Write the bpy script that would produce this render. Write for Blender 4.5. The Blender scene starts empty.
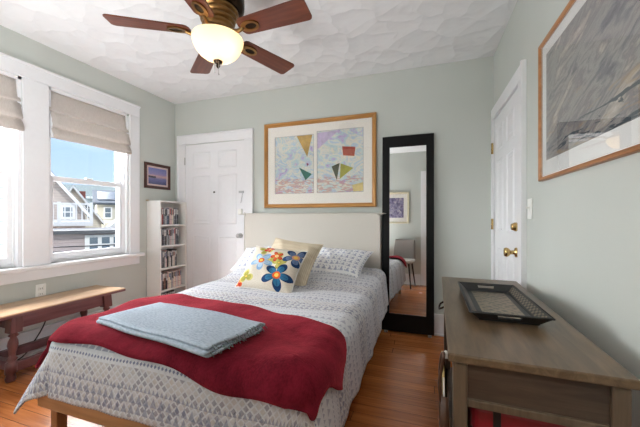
import bpy, bmesh, math, random
from mathutils import Vector, Matrix, Euler
random.seed(7)
sc = bpy.context.scene
COL = sc.collection
PI = math.pi

# ------------------------------------------------------------------ camera, world, lights, exposure
XL, XR, YB, YF, ZC = -2.936, 0.571, 3.008, -0.06, 2.49      # the room's inner faces
cam_d = bpy.data.cameras.new('camera')
cam = bpy.data.objects.new('camera', cam_d)
COL.objects.link(cam)
cam.location = (0, 0, 1.08)
cam.rotation_euler = (PI / 2, 0, 0.330)
cam_d.sensor_width = 36
cam_d.lens = 36 * 304.966 / 640
cam_d.shift_y = (217.593 - 213.5) / 640
cam_d.clip_start = 0.02
cam_d.clip_end = 400
sc.camera = cam

sc.view_settings.view_transform = 'Standard'
sc.view_settings.look = 'None'
sc.view_settings.gamma = 1.0
sc.view_settings.use_curve_mapping = False
sc.view_settings.exposure = 1.52

world = bpy.data.worlds.new('sky')
sc.world = world
world.use_nodes = True
wn = world.node_tree
bg = wn.nodes['Background']
# clear pale blue sky, whiter towards the horizon
tc = wn.nodes.new('ShaderNodeTexCoord')
sx_ = wn.nodes.new('ShaderNodeSeparateXYZ')
sky = wn.nodes.new('ShaderNodeValToRGB')
wn.links.new(tc.outputs['Generated'], sx_.inputs[0])
wn.links.new(sx_.outputs[2], sky.inputs[0])
el = sky.color_ramp.elements
el[0].position, el[0].color = 0.0, (0.62, 0.74, 0.88, 1)
el[1].position, el[1].color = 0.9, (0.2, 0.38, 0.72, 1)
e_ = el.new(0.10); e_.color = (0.50, 0.68, 0.92, 1)
e_ = el.new(0.24); e_.color = (0.40, 0.61, 0.90, 1)
wn.links.new(sky.outputs[0], bg.inputs[0])
bg.inputs[1].default_value = 0.45

def light(name, kind, loc, rot, energy, color=(1, 1, 1), **kw):
    d = bpy.data.lights.new(name, kind)
    d.energy = energy
    d.color = color
    for k, v in kw.items():
        setattr(d, k, v)
    o = bpy.data.objects.new(name, d)
    COL.objects.link(o)
    o.location = loc
    o.rotation_euler = rot
    return o

def aim(o, target):
    o.rotation_euler = (Vector(target) - o.location).to_track_quat('-Z', 'Y').to_euler()

# bright hazy daylight coming in at the left windows
s = light('daylight', 'SUN', (-8, 2, 6), (0, 0, 0), 12.5, (0.96, 0.985, 1.0), angle=math.radians(70))
aim(s, (-8 + 1.0, 2 + 0.12, 6 - 0.62))
# the sun itself, behind the building, on the houses across the street
s = light('sun', 'SUN', (8, 0, 8), (0, 0, 0), 0.75, (1.0, 0.96, 0.90), angle=math.radians(1))
aim(s, (8 - 1.0, .35, 8 - .75))
# added fill light, standing in for a photographer's flash bounced off the ceiling
f = light('ceiling_bounce_fill', 'AREA', (-1.68, 0.42, 0.6), (PI, 0, 0), 14, (0.95, 0.98, 1.0), shape='RECTANGLE', size=1.4, size_y=0.5)
h = light('hall_fill', 'AREA', (0.2, -0.8, 2.4), (0, 0, 0), 10, (1.0, 0.95, 0.88), shape='DISK', size=0.5)  # added lamp in the unseen hall, more fill through the doorway

cy = sc.cycles
cy.use_denoising = True
cy.max_bounces = 10
cy.diffuse_bounces = 6
cy.transparent_max_bounces = 16
cy.sample_clamp_indirect = 6

# ------------------------------------------------------------------ helpers: materials
def lin(r, g, b):
    def c(v):
        v /= 255
        return v / 12.92 if v <= 0.04045 else ((v + 0.055) / 1.055) ** 2.4
    return (c(r), c(g), c(b), 1)

class E:
    """a float socket (or constant) with arithmetic"""
    def __init__(s, m, v):
        s.m, s.v = m, v
    def _op(s, op, *o):
        n = s.m.nt.nodes.new('ShaderNodeMath')
        n.operation = op
        for i, x in enumerate((s,) + o):
            x = x.v if isinstance(x, E) else x
            if isinstance(x, (int, float)):
                n.inputs[i].default_value = x
            else:
                s.m.nt.links.new(x, n.inputs[i])
        return E(s.m, n.outputs[0])
    def __add__(s, o): return s._op('ADD', o)
    __radd__ = __add__
    def __sub__(s, o): return s._op('SUBTRACT', o)
    def __rsub__(s, o): return s._op('MULTIPLY', -1)._op('ADD', o)
    def __mul__(s, o): return s._op('MULTIPLY', o)
    __rmul__ = __mul__
    def __truediv__(s, o): return s._op('DIVIDE', o)
    def lt(s, o): return s._op('LESS_THAN', o)
    def gt(s, o): return s._op('GREATER_THAN', o)
    def frac(s): return s._op('FRACT')
    def floor(s): return s._op('FLOOR')
    def abs(s): return s._op('ABSOLUTE')
    def sin(s): return s._op('SINE')
    def cos(s): return s._op('COSINE')
    def sqrt(s): return s._op('SQRT')
    def pow(s, o): return s._op('POWER', o)
    def max(s, o): return s._op('MAXIMUM', o)
    def min(s, o): return s._op('MINIMUM', o)
    def atan2(s, o): return s._op('ARCTAN2', o)

class Mat:
    def __init__(s, name, rough=0.6, spec=0.4, metallic=0.0):
        s.mat = bpy.data.materials.new(name)
        s.mat.use_nodes = True
        s.nt = s.mat.node_tree
        s.b = s.nt.nodes['Principled BSDF']
        s.out = s.nt.nodes['Material Output']
        s.b.inputs['Roughness'].default_value = rough
        s.b.inputs['Specular IOR Level'].default_value = spec
        s.b.inputs['Metallic'].default_value = metallic
    def link(s, a, b): s.nt.links.new(a, b)
    def col(s, c):
        i = s.b.inputs['Base Color']
        if isinstance(c, tuple): i.default_value = c
        else: s.link(c, i)
        return s
    def coord(s, kind='Object'):
        n = s.nt.nodes.new('ShaderNodeTexCoord')
        return n.outputs[kind]
    def xyz(s, kind='Object'):
        n = s.nt.nodes.new('ShaderNodeSeparateXYZ')
        s.link(s.coord(kind), n.inputs[0])
        return [E(s, n.outputs[i]) for i in range(3)]
    def vec(s, x, y, z):
        n = s.nt.nodes.new('ShaderNodeCombineXYZ')
        for i, v in enumerate((x, y, z)):
            if isinstance(v, E): s.link(v.v, n.inputs[i])
            else: n.inputs[i].default_value = v
        return n.outputs[0]
    def noise(s, vec, scale=5, detail=3, rough=0.5, dist=0.0):
        n = s.nt.nodes.new('ShaderNodeTexNoise')
        s.link(vec, n.inputs['Vector'])
        n.inputs['Scale'].default_value = scale
        n.inputs['Detail'].default_value = detail
        n.inputs['Roughness'].default_value = rough
        n.inputs['Distortion'].default_value = dist
        return E(s, n.outputs[0])
    def voronoi(s, vec, scale=5, feature='F1', rand=1.0):
        n = s.nt.nodes.new('ShaderNodeTexVoronoi')
        n.feature = feature
        s.link(vec, n.inputs['Vector'])
        n.inputs['Scale'].default_value = scale
        n.inputs['Randomness'].default_value = rand
        return n
    def white(s, vec):
        n = s.nt.nodes.new('ShaderNodeTexWhiteNoise')
        s.link(vec, n.inputs['Vector'])
        return E(s, n.outputs['Value'])
    def ramp(s, f, stops, interp='LINEAR'):
        n = s.nt.nodes.new('ShaderNodeValToRGB')
        n.color_ramp.interpolation = interp
        el = n.color_ramp.elements
        while len(el) < len(stops): el.new(0.5)
        for e, (p, c) in zip(el, stops):
            e.position = p
            e.color = c
        s.link(f.v, n.inputs[0])
        return n.outputs[0]
    def mix(s, f, a, b, mode='MIX'):
        n = s.nt.nodes.new('ShaderNodeMix')
        n.data_type = 'RGBA'
        n.blend_type = mode
        for v, i in ((f, 0), (a, 6), (b, 7)):
            if isinstance(v, E): v = v.v
            if isinstance(v, (int, float, tuple)): n.inputs[i].default_value = v
            else: s.link(v, n.inputs[i])
        return n.outputs[2]
    def bump(s, h, strength=0.3, dist=0.01):
        n = s.nt.nodes.new('ShaderNodeBump')
        n.inputs['Strength'].default_value = strength
        n.inputs['Distance'].default_value = dist
        s.link(h.v if isinstance(h, E) else h, n.inputs['Height'])
        s.link(n.outputs[0], s.b.inputs['Normal'])
        return s

def plain(name, rgb, rough=0.6, spec=0.4, metallic=0.0, grain=0.06, scale=30, bump=0.0, dist=0.002):
    """colour with a slight procedural mottling"""
    m = Mat(name, rough, spec, metallic)
    c = lin(*rgb)
    n = m.noise(m.coord(), scale, 3)
    lo = tuple(v * (1 - grain) for v in c[:3]) + (1,)
    hi = tuple(min(1, v * (1 + grain)) for v in c[:3]) + (1,)
    m.col(m.ramp(n, [(0.3, lo), (0.7, hi)]))
    if bump: m.bump(n, bump, dist)
    return m.mat

def wood(name, dark, light_, axis='Y', scale=1.0, rough=0.35, spec=0.4, stretch=14, coat=0.0):
    m = Mat(name, rough, spec)
    x, y, z = m.xyz()
    k = {'X': (1, stretch, stretch), 'Y': (stretch, 1, stretch), 'Z': (stretch, stretch, 1)}[axis]
    v = m.vec(x * (k[0] * scale), y * (k[1] * scale), z * (k[2] * scale))
    n = m.noise(v, 2.2, 6, 0.62, 0.6)
    m.col(m.ramp(n, [(0.28, lin(*dark)), (0.72, lin(*light_))]))
    m.bump(n, 0.08, 0.002)
    if coat:
        m.b.inputs['Coat Weight'].default_value = coat
        m.b.inputs['Coat Roughness'].default_value = 0.15
    return m.mat

def glassy(name, tint=(1, 1, 1, 1), refl=0.06, rough=0.0):
    """thin clear pane: lets light straight through and mirrors a little"""
    m = Mat(name)
    t = m.nt.nodes.new('ShaderNodeBsdfTransparent')
    t.inputs[0].default_value = tint
    g = m.nt.nodes.new('ShaderNodeBsdfGlossy')
    g.inputs['Roughness'].default_value = rough
    fr = m.nt.nodes.new('ShaderNodeFresnel')
    fr.inputs[0].default_value = 1.45
    mx = m.nt.nodes.new('ShaderNodeMixShader')
    geo = m.nt.nodes.new('ShaderNodeNewGeometry')
    f = (E(m, fr.outputs[0]) * (refl / 0.04)).min(1.0) * (1 - E(m, geo.outputs['Backfacing']))
    m.link(f.v, mx.inputs[0])
    m.link(t.outputs[0], mx.inputs[1])
    m.link(g.outputs[0], mx.inputs[2])
    m.link(mx.outputs[0], m.out.inputs[0])
    return m.mat

# ------------------------------------------------------------------ helpers: geometry
class MB:
    def __init__(s): s.bm = bmesh.new()
    def box(s, x0, x1, y0, y1, z0, z1, bev=0.0, seg=2, mtx=None):
        r = bmesh.ops.create_cube(s.bm, size=1)
        vs = r['verts']
        M = Matrix.Translation(((x0 + x1) / 2, (y0 + y1) / 2, (z0 + z1) / 2)) @ Matrix.Diagonal((abs(x1 - x0), abs(y1 - y0), abs(z1 - z0), 1))
        if mtx is not None: M = mtx @ M
        bmesh.ops.transform(s.bm, matrix=M, verts=vs)
        if bev:
            es = list({e for v in vs for e in v.link_edges})
            bmesh.ops.bevel(s.bm, geom=es, offset=bev, segments=seg, affect='EDGES', profile=0.5)
        return s
    def prism(s, pts, d, bev=0):
        """closed 3D outline extruded by vector d"""
        d = Vector(d)
        a = [s.bm.verts.new(p) for p in pts]
        b = [s.bm.verts.new(Vector(p) + d) for p in pts]
        n = len(pts)
        fs = [s.bm.faces.new(a), s.bm.faces.new(b[::-1])]
        for i in range(n):
            fs.append(s.bm.faces.new((a[i], b[i], b[(i + 1) % n], a[(i + 1) % n])))
        bmesh.ops.recalc_face_normals(s.bm, faces=fs)
        if bev:
            es = list({e for v in a + b for e in v.link_edges})
            bmesh.ops.bevel(s.bm, geom=es, offset=bev, segments=2, affect='EDGES')
        return s
    def lathe(s, prof, c=(0, 0), n=32, mtx=None, close=False):
        """prof: (r, z) pairs turned about the vertical through c"""
        rings = []
        for r, z in prof:
            if r < 1e-5:
                rings.append([s.bm.verts.new((c[0], c[1], z))])
            else:
                rings.append([s.bm.verts.new((c[0] + r * math.cos(2 * PI * i / n), c[1] + r * math.sin(2 * PI * i / n), z)) for i in range(n)])
        fs = []
        for a, b in zip(rings, rings[1:]):
            for i in range(n):
                q = []
                for v in (a[i % len(a)], a[(i + 1) % n % len(a)], b[(i + 1) % n % len(b)], b[i % len(b)]):
                    if v not in q: q.append(v)
                if len(q) > 2:
                    try: fs.append(s.bm.faces.new(q))
                    except ValueError: pass
        if close:
            for R in (rings[0], rings[-1]):
                if len(R) > 2: fs.append(s.bm.faces.new(R))
        for f in fs: f.smooth = True
        bmesh.ops.recalc_face_normals(s.bm, faces=fs)
        if mtx is not None:
            bmesh.ops.transform(s.bm, matrix=mtx, verts=[v for R in rings for v in R])
        return s
    def tube(s, pts, r, n=10, cap=True):
        pts = [Vector(p) for p in pts]
        rs = r if isinstance(r, (list, tuple)) else [r] * len(pts)
        rings = []
        up = Vector((0, 0, 1))
        for i, p in enumerate(pts):
            t = (pts[min(i + 1, len(pts) - 1)] - pts[max(i - 1, 0)]).normalized()
            a = t.cross(up)
            if a.length < 0.05: a = t.cross(Vector((1, 0, 0)))
            a.normalize()
            b = t.cross(a).normalized()
            rings.append([s.bm.verts.new(p + rs[i] * (a * math.cos(2 * PI * k / n) + b * math.sin(2 * PI * k / n))) for k in range(n)])
        fs = []
        for a, b in zip(rings, rings[1:]):
            for k in range(n):
                fs.append(s.bm.faces.new((a[k], a[(k + 1) % n], b[(k + 1) % n], b[k])))
        if cap:
            fs.append(s.bm.faces.new(rings[0]))
            fs.append(s.bm.faces.new(rings[-1]))
        for f in fs: f.smooth = True
        bmesh.ops.recalc_face_normals(s.bm, faces=fs)
        return s
    def ball(s, c, r, n=16, sc_=(1, 1, 1)):
        q = bmesh.ops.create_uvsphere(s.bm, u_segments=n, v_segments=n // 2, radius=r)
        bmesh.ops.transform(s.bm, matrix=Matrix.Translation(c) @ Matrix.Diagonal((*sc_, 1)), verts=q['verts'])
        for v in q['verts']:
            for f in v.link_faces: f.smooth = True
        return s
    def grid(s, nu, nv, fn, uv=None, closed=False):
        """fn(i, j) -> point; uv(i, j) -> (u, v)"""
        vs = [[s.bm.verts.new(fn(i, j)) for j in range(nv)] for i in range(nu)]
        L = s.bm.loops.layers.uv.verify() if uv else None
        for i in range(nu - 1):
            for j in range(nv - 1):
                idx = ((i, j), (i + 1, j), (i + 1, j + 1), (i, j + 1))
                f = s.bm.faces.new([vs[a][b] for a, b in idx])
                f.smooth = True
                if uv:
                    for l, (a, b) in zip(f.loops, idx): l[L].uv = uv(a, b)
        return s
    def build(s, name, mat, parent=None, local=False, origin=None):
        if parent is None:
            if origin is None:
                xs = [v.co for v in s.bm.verts]
                origin = ((min(p.x for p in xs) + max(p.x for p in xs)) / 2, (min(p.y for p in xs) + max(p.y for p in xs)) / 2, min(p.z for p in xs))
            off = Vector(origin)
        else:
            off = Vector((0, 0, 0))
            q = parent
            while q is not None and not local:
                off += q.location
                q = q.parent
        if off.length: bmesh.ops.translate(s.bm, vec=-off, verts=s.bm.verts)
        me = bpy.data.meshes.new(name)
        s.bm.to_mesh(me)
        s.bm.free()
        o = bpy.data.objects.new(name, me)
        COL.objects.link(o)
        if mat: me.materials.append(mat)
        if parent is None: o.location = off
        else: o.parent = parent
        return o

def smooth(o, angle=40):
    for p in o.data.polygons: p.use_smooth = True
    m = o.modifiers.new('edge split', 'EDGE_SPLIT')
    m.split_angle = math.radians(angle)
    return o

def tag(o, label=None, cat=None, group=None, kind=None):
    if label: o['label'] = label
    if cat: o['category'] = cat
    if group: o['group'] = group
    if kind: o['kind'] = kind
    return o

def thing(name, label, cat, loc=(0, 0, 0), rotz=0, group=None):
    o = bpy.data.objects.new(name, None)
    o.empty_display_size = 0.1
    COL.objects.link(o)
    o.location = loc
    o.rotation_euler = (0, 0, rotz)
    return tag(o, label, cat, group)

def struct(name, mb, mat):
    return tag(mb.build(name, mat), kind='structure')

def struct_root(name, loc):
    o = bpy.data.objects.new(name, None)
    COL.objects.link(o)
    o.location = loc
    return tag(o, kind='structure')

def copy_tree(o, parent=None):
    c = o.copy()
    COL.objects.link(c)
    if parent: c.parent = parent
    for ch in list(o.children): copy_tree(ch, c)
    return c

def sstep(a, b, x):
    t = max(0.0, min(1.0, (x - a) / (b - a)))
    return t * t * (3 - 2 * t)

# ------------------------------------------------------------------ materials
M = {}
m = Mat('sage wall paint', 0.75, 0.25)
n = m.noise(m.coord(), 90, 2)
m.col(m.ramp(m.noise(m.coord(), 2.0, 2), [(0.3, lin(200, 204, 198)), (0.7, lin(204, 208, 202))])).bump(n, 0.06, 0.002)
M['wall'] = m.mat

m = Mat('swirled ceiling plaster', 0.8, 0.2)
wob = m.noise(m.coord(), 4, 2)
x, y, z = m.xyz()
v1 = m.voronoi(m.vec(x + wob * .25, y - wob * .2, 0.0), 5.0)
d = E(m, v1.outputs['Distance'])
sep = m.nt.nodes.new('ShaderNodeSeparateColor')
m.link(v1.outputs['Color'], sep.inputs[0])
m.col(lin(233, 233, 234)).bump(d.pow(1.5) * 1.0 + m.noise(m.coord(), 5, 3) * 0.3, 0.3, 0.09)
M['ceiling'] = m.mat

M['trim'] = plain('white trim paint', (236, 236, 238), 0.4, 0.45, grain=0.01)
M['door'] = plain('white door paint', (236, 236, 238), 0.4, 0.45, grain=0.01)
M['vinyl'] = plain('white window vinyl', (240, 240, 242), 0.35, 0.5, grain=0.01)
M['pane'] = glassy('window glass', refl=0.03)
M['picture_glass'] = glassy('picture glass', refl=0.07)

m = Mat('orange pine floorboards', 0.25, 0.45)
x, y, z = m.xyz()
W = 0.083
row = (y / W).floor()
shift = m.white(m.vec(row, 3.7, 0))
cell = ((x + shift * 2.4) / 2.4).floor()
rnd = m.white(m.vec(row, cell, 1.3))
grain = m.noise(m.vec(x * 1.6 + rnd * 20, y * 30, rnd * 7), 2.0, 4, 0.55, 0.2)
base = m.ramp(grain, [(0.25, lin(152, 86, 42)), (0.75, lin(200, 126, 70))])
tone = m.ramp(rnd, [(0.0, (0.78, 0.74, 0.7, 1)), (1.0, (1.08, 1.06, 1.05, 1))])
c = m.mix(1.0, base, tone, 'MULTIPLY')
fy = (y / W).frac()
gap = (fy.lt(0.025)).max(((x + shift * 2.4) / 2.4).frac().lt(0.0012))
m.col(m.mix(gap, c, lin(58, 30, 16)))
r_ = m.noise(m.coord(), 3, 2) * 0.10 + 0.2
m.link(r_.v, m.b.inputs['Roughness'])
M['floor'] = m.mat

M['bed_wood'] = wood('honey oak bed frame', (150, 108, 72), (186, 142, 100), 'X')
M['bed_leg'] = wood('honey oak bed leg', (140, 98, 64), (178, 134, 92), 'Z')
M['bench_top'] = wood('worn maple bench top', (158, 122, 92), (208, 176, 144), 'Y', rough=0.28)
M['bench_red'] = wood('oxblood stained wood', (92, 56, 58), (132, 90, 92), 'Y', rough=0.35)
M['bench_leg'] = wood('oxblood turned leg', (86, 52, 50), (126, 82, 80), 'Z', rough=0.3)
M['table_top'] = wood('weathered brown table top', (70, 55, 40), (114, 94, 71), 'Y', 1.6, rough=0.32, stretch=9)
M['table_side'] = wood('dark brown table end', (54, 43, 36), (84, 70, 58), 'X', 1.4)
M['table_leg'] = wood('dark brown table leg', (72, 60, 48), (102, 87, 71), 'Z', 1.4)
M['gold_frame'] = wood('gilded wood frame', (160, 108, 52), (205, 152, 88), 'X', rough=0.3)
M['gold_frame_v'] = wood('gilded wood frame upright', (160, 108, 52), (205, 152, 88), 'Z', rough=0.3)
M['oak_frame'] = wood('oak picture frame', (150, 98, 58), (190, 134, 86), 'Y', rough=0.35)
M['dark_frame'] = plain('mahogany frame', (74, 40, 34), 0.3, 0.5, grain=0.2)
M['mat_board'] = plain('cream mat board', (240, 236, 228), 0.9, 0.1, grain=0.01)
M['mat_white'] = plain('white mat board', (238, 238, 236), 0.9, 0.1, grain=0.01)
M['black'] = plain('black lacquer', (10, 10, 11), 0.35, 0.25, grain=0.1)
M['black_matte'] = plain('black painted metal', (30, 30, 31), 0.45, 0.5, grain=0.15)
M['silver'] = plain('satin nickel', (190, 190, 190), 0.3, 0.5, 1.0, grain=0.02)
M['brass'] = plain('polished brass', (206, 176, 118), 0.2, 0.5, 1.0, grain=0.03)
M['antique'] = plain('antique brass', (146, 112, 70), 0.32, 0.5, 1.0, grain=0.08)
M['bronze'] = plain('dark bronze', (58, 46, 36), 0.35, 0.5, 1.0, grain=0.1)
M['blade'] = wood('walnut fan blade', (76, 36, 25), (122, 66, 46), 'X', 1.2, rough=0.3, stretch=12)
M['white_shelf'] = plain('white laminate', (238, 236, 232), 0.45, 0.4, grain=0.01)
M['headboard'] = plain('oatmeal linen', (204, 199, 190), 0.95, 0.1, grain=0.04, scale=220, bump=0.25)
M['mattress'] = plain('white ticking', (230, 228, 224), 0.9, 0.1, grain=0.02)
M['plastic'] = plain('white plastic', (240, 239, 234), 0.35, 0.5, grain=0.01)
M['cord'] = plain('black rubber', (24, 24, 26), 0.5, 0.4)
m = Mat('mirror silvering', 0.0, 0.5, 1.0)
m.col((0.9, 0.91, 0.9, 1))
M['mirror'] = m.mat

m = Mat('taupe blind fabric', 0.9, 0.1)
x, y, z = m.xyz()
m.col(m.ramp(m.noise(m.vec(x * 40, y * 300, z * 40), 1, 3), [(0.3, lin(204, 195, 188)), (0.7, lin(219, 211, 205))]))
tr = m.nt.nodes.new('ShaderNodeBsdfTranslucent')
tr.inputs[0].default_value = lin(206, 200, 194)
mx = m.nt.nodes.new('ShaderNodeMixShader')
mx.inputs[0].default_value = 0.2
m.link(m.b.outputs[0], mx.inputs[1]); m.link(tr.outputs[0], mx.inputs[2]); m.link(mx.outputs[0], m.out.inputs[0])
M['blind'] = m.mat

# quilt: rows of blue-grey block print on off-white (UV in metres, v runs up from the foot hem)
m = Mat('block printed quilt', 0.9, 0.1)
u, v, _ = m.xyz('UV')
off, blue, tan = lin(212, 212, 216), lin(112, 118, 146), lin(184, 174, 164)
per = 0.46
w_ = ((v + 0.02) / per).frac() * per
def tri(p, v0, hgt):
    fu = (u / p).frac()
    t = (w_ - v0) / hgt
    return t.gt(0) * ((fu - 0.5).abs() * 2).lt(0.85 - t * 0.85) * t.lt(1)
def diamonds(p, v0):
    return ((u / p).frac() - 0.5).abs().__add__(((w_ - v0) / p).abs()).lt(0.36)
lat = (((u + v) / 0.032).frac() - 0.5).abs().max((((u - v) / 0.032).frac() - 0.5).abs())
lattice = lat.gt(0.36)
fill = m.noise(m.vec(u, v, 0.0), 24, 2)
far = (v - 0.55).gt(0) * 0.08
cell_r = m.white(m.vec(((u + v) / 0.032).floor(), ((u - v) / 0.032).floor(), 0))
body = w_.gt(0.03) * w_.lt(0.213)
c = m.mix(body * (1 - lattice) * (cell_r * 0.5 + 0.25), off, tan)
c = m.mix(body * (1 - lattice) * cell_r.gt(0.72) * (0.45 - far), c, blue)
tris = (tri(0.036, 0.045, 0.036).max(tri(0.036, 0.084, 0.036)).max(tri(0.02, 0.13, 0.02)) * 0.6).max(tri(0.04, 0.248, 0.04) * 0.6).max(tri(0.022, 0.31, 0.022) * 0.55).max(tri(0.036, 0.36, 0.036) * 0.5).max(diamonds(0.018, 0.228) * 0.95).max(diamonds(0.018, 0.425) * 0.6).max(diamonds(0.016, 0.02) * 0.6)
c = m.mix(tris * (0.95 - far), c, blue)
c = m.mix((m.noise(m.vec(u, v, 4.0), 60, 2) - 0.5).max(0.0) * 1.2, c, lin(170, 174, 190))
m.col(c)
qb = (((u + v) / 0.032 * PI).sin().abs().min(((u - v) / 0.032 * PI).sin().abs())).pow(0.5)
m.bump(qb + m.noise(m.vec(u, v, 0.0), 14, 3) * 0.8, 0.5, 0.006)
M['quilt'] = m.mat

m = Mat('block printed sham', 0.9, 0.1)
u, v, _ = m.xyz('UV')
fu, fv = (u / 0.055).frac(), (v / 0.06).frac()
t1 = ((fu - 0.5).abs() * 2 + fv).lt(0.8) * fv.gt(0.15)
d1 = (((u / 0.03).frac() - 0.5).abs() + ((v / 0.03).frac() - 0.5).abs()).lt(0.24)
c = m.mix(t1.max(d1) * 0.75, lin(232, 232, 234), lin(142, 150, 178))
m.col(c).bump(m.noise(m.vec(u, v, 0.0), 20, 3), 0.3, 0.01)
M['sham'] = m.mat

m = Mat('crimson plush', 0.95, 0.05)
n = m.noise(m.coord('UV'), 14, 5, 0.65)
n2 = m.noise(m.coord('UV'), 160, 2)
m.col(m.ramp(n * 0.7 + n2 * 0.3, [(0.32, lin(74, 12, 24)), (0.68, lin(128, 32, 48))]))
m.b.inputs['Sheen Weight'].default_value = 0.5
m.b.inputs['Sheen Tint'].default_value = lin(230, 90, 100)
m.bump(n * 1.0 + n2 * 0.4, 0.5, 0.012)
M['red'] = m.mat

m = Mat('pale blue woven cotton', 0.95, 0.05)
x, y, z = m.xyz()
n = m.noise(m.vec(x * 60, y * 200, z * 60), 1, 3)
m.col(m.ramp(n, [(0.3, lin(150, 162, 174)), (0.7, lin(184, 194, 206))]))
m.bump(n + m.noise(m.coord(), 30, 2), 0.4, 0.004)
M['blue'] = m.mat

m = Mat('sand ribbed cushion', 0.95, 0.05)
u, v, _ = m.xyz('UV')
rib = (u / 0.012 * PI).sin().abs()
k = m.noise(m.vec(u * 3, v * 30, 0.0), 1, 3)
m.col(m.ramp(rib * 0.35 + k * 0.65, [(0.2, lin(196, 176, 144)), (0.8, lin(232, 221, 200))])).bump(rib + k, 0.5, 0.004)
M['tan'] = m.mat

# floral cushion: flowers drawn as polar functions of the cushion's own UV (-1..1)
m = Mat('embroidered floral cushion', 0.9, 0.1)
u, v, _ = m.xyz('UV')
c = m.ramp(m.noise(m.coord('UV'), 30, 3), [(0.3, lin(202, 192, 176)), (0.7, lin(220, 212, 198))])
def flower(c, cx, cy_, R, petals, ph, col, edge, core, sx=1.0):
    dx, dy = (u - cx) * sx, v - cy_
    r = (dx * dx + dy * dy).sqrt()
    th = dy.atan2(dx)
    lim = ((th * (petals / 2) + ph).cos().abs().pow(0.8) * 0.78 + 0.22) * R
    c = m.mix(r.lt(lim), c, edge)
    c = m.mix(r.lt(lim * 0.74), c, col)
    vein = (th * petals + ph * 2).sin().abs().lt(0.16) * r.lt(lim * 0.7)
    c = m.mix(vein * 0.6, c, edge)
    c = m.mix(r.lt(R * 0.27), c, core)
    c = m.mix(r.lt(R * 0.14), c, lin(232, 190, 90))
    return c
navy, teal, sky_c = lin(34, 62, 100), lin(54, 112, 148), lin(176, 202, 222)
orange, olive, red_ = lin(214, 96, 44), lin(160, 156, 78), lin(178, 58, 46)
c = flower(c, 0.20, 0.28, 0.36, 3, 0.9, olive, lin(196, 186, 110), olive)
c = flower(c, 0.34, 0.12, 0.30, 3, 2.1, lin(184, 176, 98), olive, olive)
c = flower(c, -0.40, 0.72, 0.30, 4, 0.4, olive, lin(184, 176, 98), red_)
c = flower(c, -0.70, -0.62, 0.30, 3, 0.3, olive, lin(196, 186, 110), olive)
c = flower(c, 0.80, 0.52, 0.46, 5, 0.2, lin(98, 116, 150), navy, lin(206, 150, 120))
c = flower(c, -0.34, 0.10, 0.44, 5, 0.5, sky_c, lin(132, 168, 204), orange)
c = flower(c, 0.16, 0.40, 0.25, 5, 1.1, orange, red_, lin(240, 214, 170))
c = flower(c, -0.28, 0.80, 0.20, 5, 0.0, lin(196, 80, 84), red_, lin(220, 150, 110))
c = flower(c, 0.42, -0.44, 0.56, 5, 0.15, teal, navy, orange)
c = flower(c, -0.95, -0.92, 0.20, 4, 0.0, red_, orange, red_)
m.col(c).bump(m.noise(m.coord('UV'), 40, 2), 0.25, 0.004)
M['floral'] = m.mat

# ------------------------------------------------------------------ the room
T = 0.16
WIN = [(0.74, 1.476), (1.65, 2.378)]        # window openings along the left wall
WZ0, WZ1 = 0.70, 2.163
b = MB()
b.box(XL - T, XL, YF, WIN[0][0], -0.2, ZC + .1)
b.box(XL - T, XL, WIN[0][1], WIN[1][0], -0.2, ZC + .1)
b.box(XL - T, XL, WIN[1][1], YB, -0.2, ZC + .1)
for a0, a1 in WIN:
    b.box(XL - T, XL, a0, a1, -0.2, WZ0)
    b.box(XL - T, XL, a0, a1, WZ1, ZC + .1)
struct('wall_left', b, M['wall'])
struct('wall_back', MB().box(XL - T, XR + T, YB, YB + T, -0.2, ZC + .1), M['wall'])
struct('wall_right', MB().box(XR, XR + T, YF - 1.6, YB, -0.2, ZC + .1), M['wall'])
DX0, DX1, DZ = -0.02, 0.50, 2.0             # doorway in the front wall, where the camera stands
b = MB()
b.box(XL - T, DX0, YF - .12, YF, -0.2, ZC + .1)
b.box(DX1, XR, YF - .12, YF, -0.2, ZC + .1)
b.box(DX0, DX1, YF - .12, YF, DZ, ZC + .1)
struct('wall_front', b, M['wall'])
struct('floor', MB().box(XL - T, XR + T, YF - 1.6, YB + T, -0.2, 0), M['floor'])
struct('ceiling', MB().box(XL - T, XR + T, YF - 1.6, YB + T, ZC, ZC + .12), M['ceiling'])
b = MB()
b.box(-1.2, XR, YF - 1.7, YF - 1.58, 0, ZC)
b.box(-1.32, -1.2, YF - 1.7, YF - .12, 0, ZC)
struct('wall_hall', b, M['wall'])
# casing of the doorway behind the camera
b = MB()
b.box(DX0 - .11, DX0, YF, YF + .022, 0, DZ + .11, .004)
b.box(DX1, XR - .002, YF, YF + .022, 0, DZ + .11, .004)
b.box(DX0, DX1, YF, YF + .022, DZ, DZ + .11, .004)
struct('trim_1', b, M['trim'])

def board(b, x0, x1, y0, y1, h=0.195, d=0.018, side='b'):
    """baseboard with a moulded cap and a shoe strip"""
    if side == 'b':
        b.box(x0, x1, y1 - d, y1, 0, h - .03, .002); b.box(x0, x1, y1 - d - .006, y1, h - .03, h, .004); b.box(x0, x1, y1 - d - .012, y1, 0, .02, .004)
    elif side == 'f':
        b.box(x0, x1, y0, y0 + d, 0, h - .03, .002); b.box(x0, x1, y0, y0 + d + .006, h - .03, h, .004); b.box(x0, x1, y0, y0 + d + .012, 0, .02, .004)
    elif side == 'l':
        b.box(x0, x0 + d, y0, y1, 0, h - .03, .002); b.box(x0, x0 + d + .006, y0, y1, h - .03, h, .004); b.box(x0, x0 + d + .012, y0, y1, 0, .02, .004)
    else:
        b.box(x1 - d, x1, y0, y1, 0, h - .03, .002); b.box(x1 - d - .006, x1, y0, y1, h - .03, h, .004); b.box(x1 - d - .012, x1, y0, y1, 0, .02, .004)
    return b
struct('baseboard_left', board(MB(), XL, 0, YF + .03, YB - .02, side='l'), M['trim'])
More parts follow.
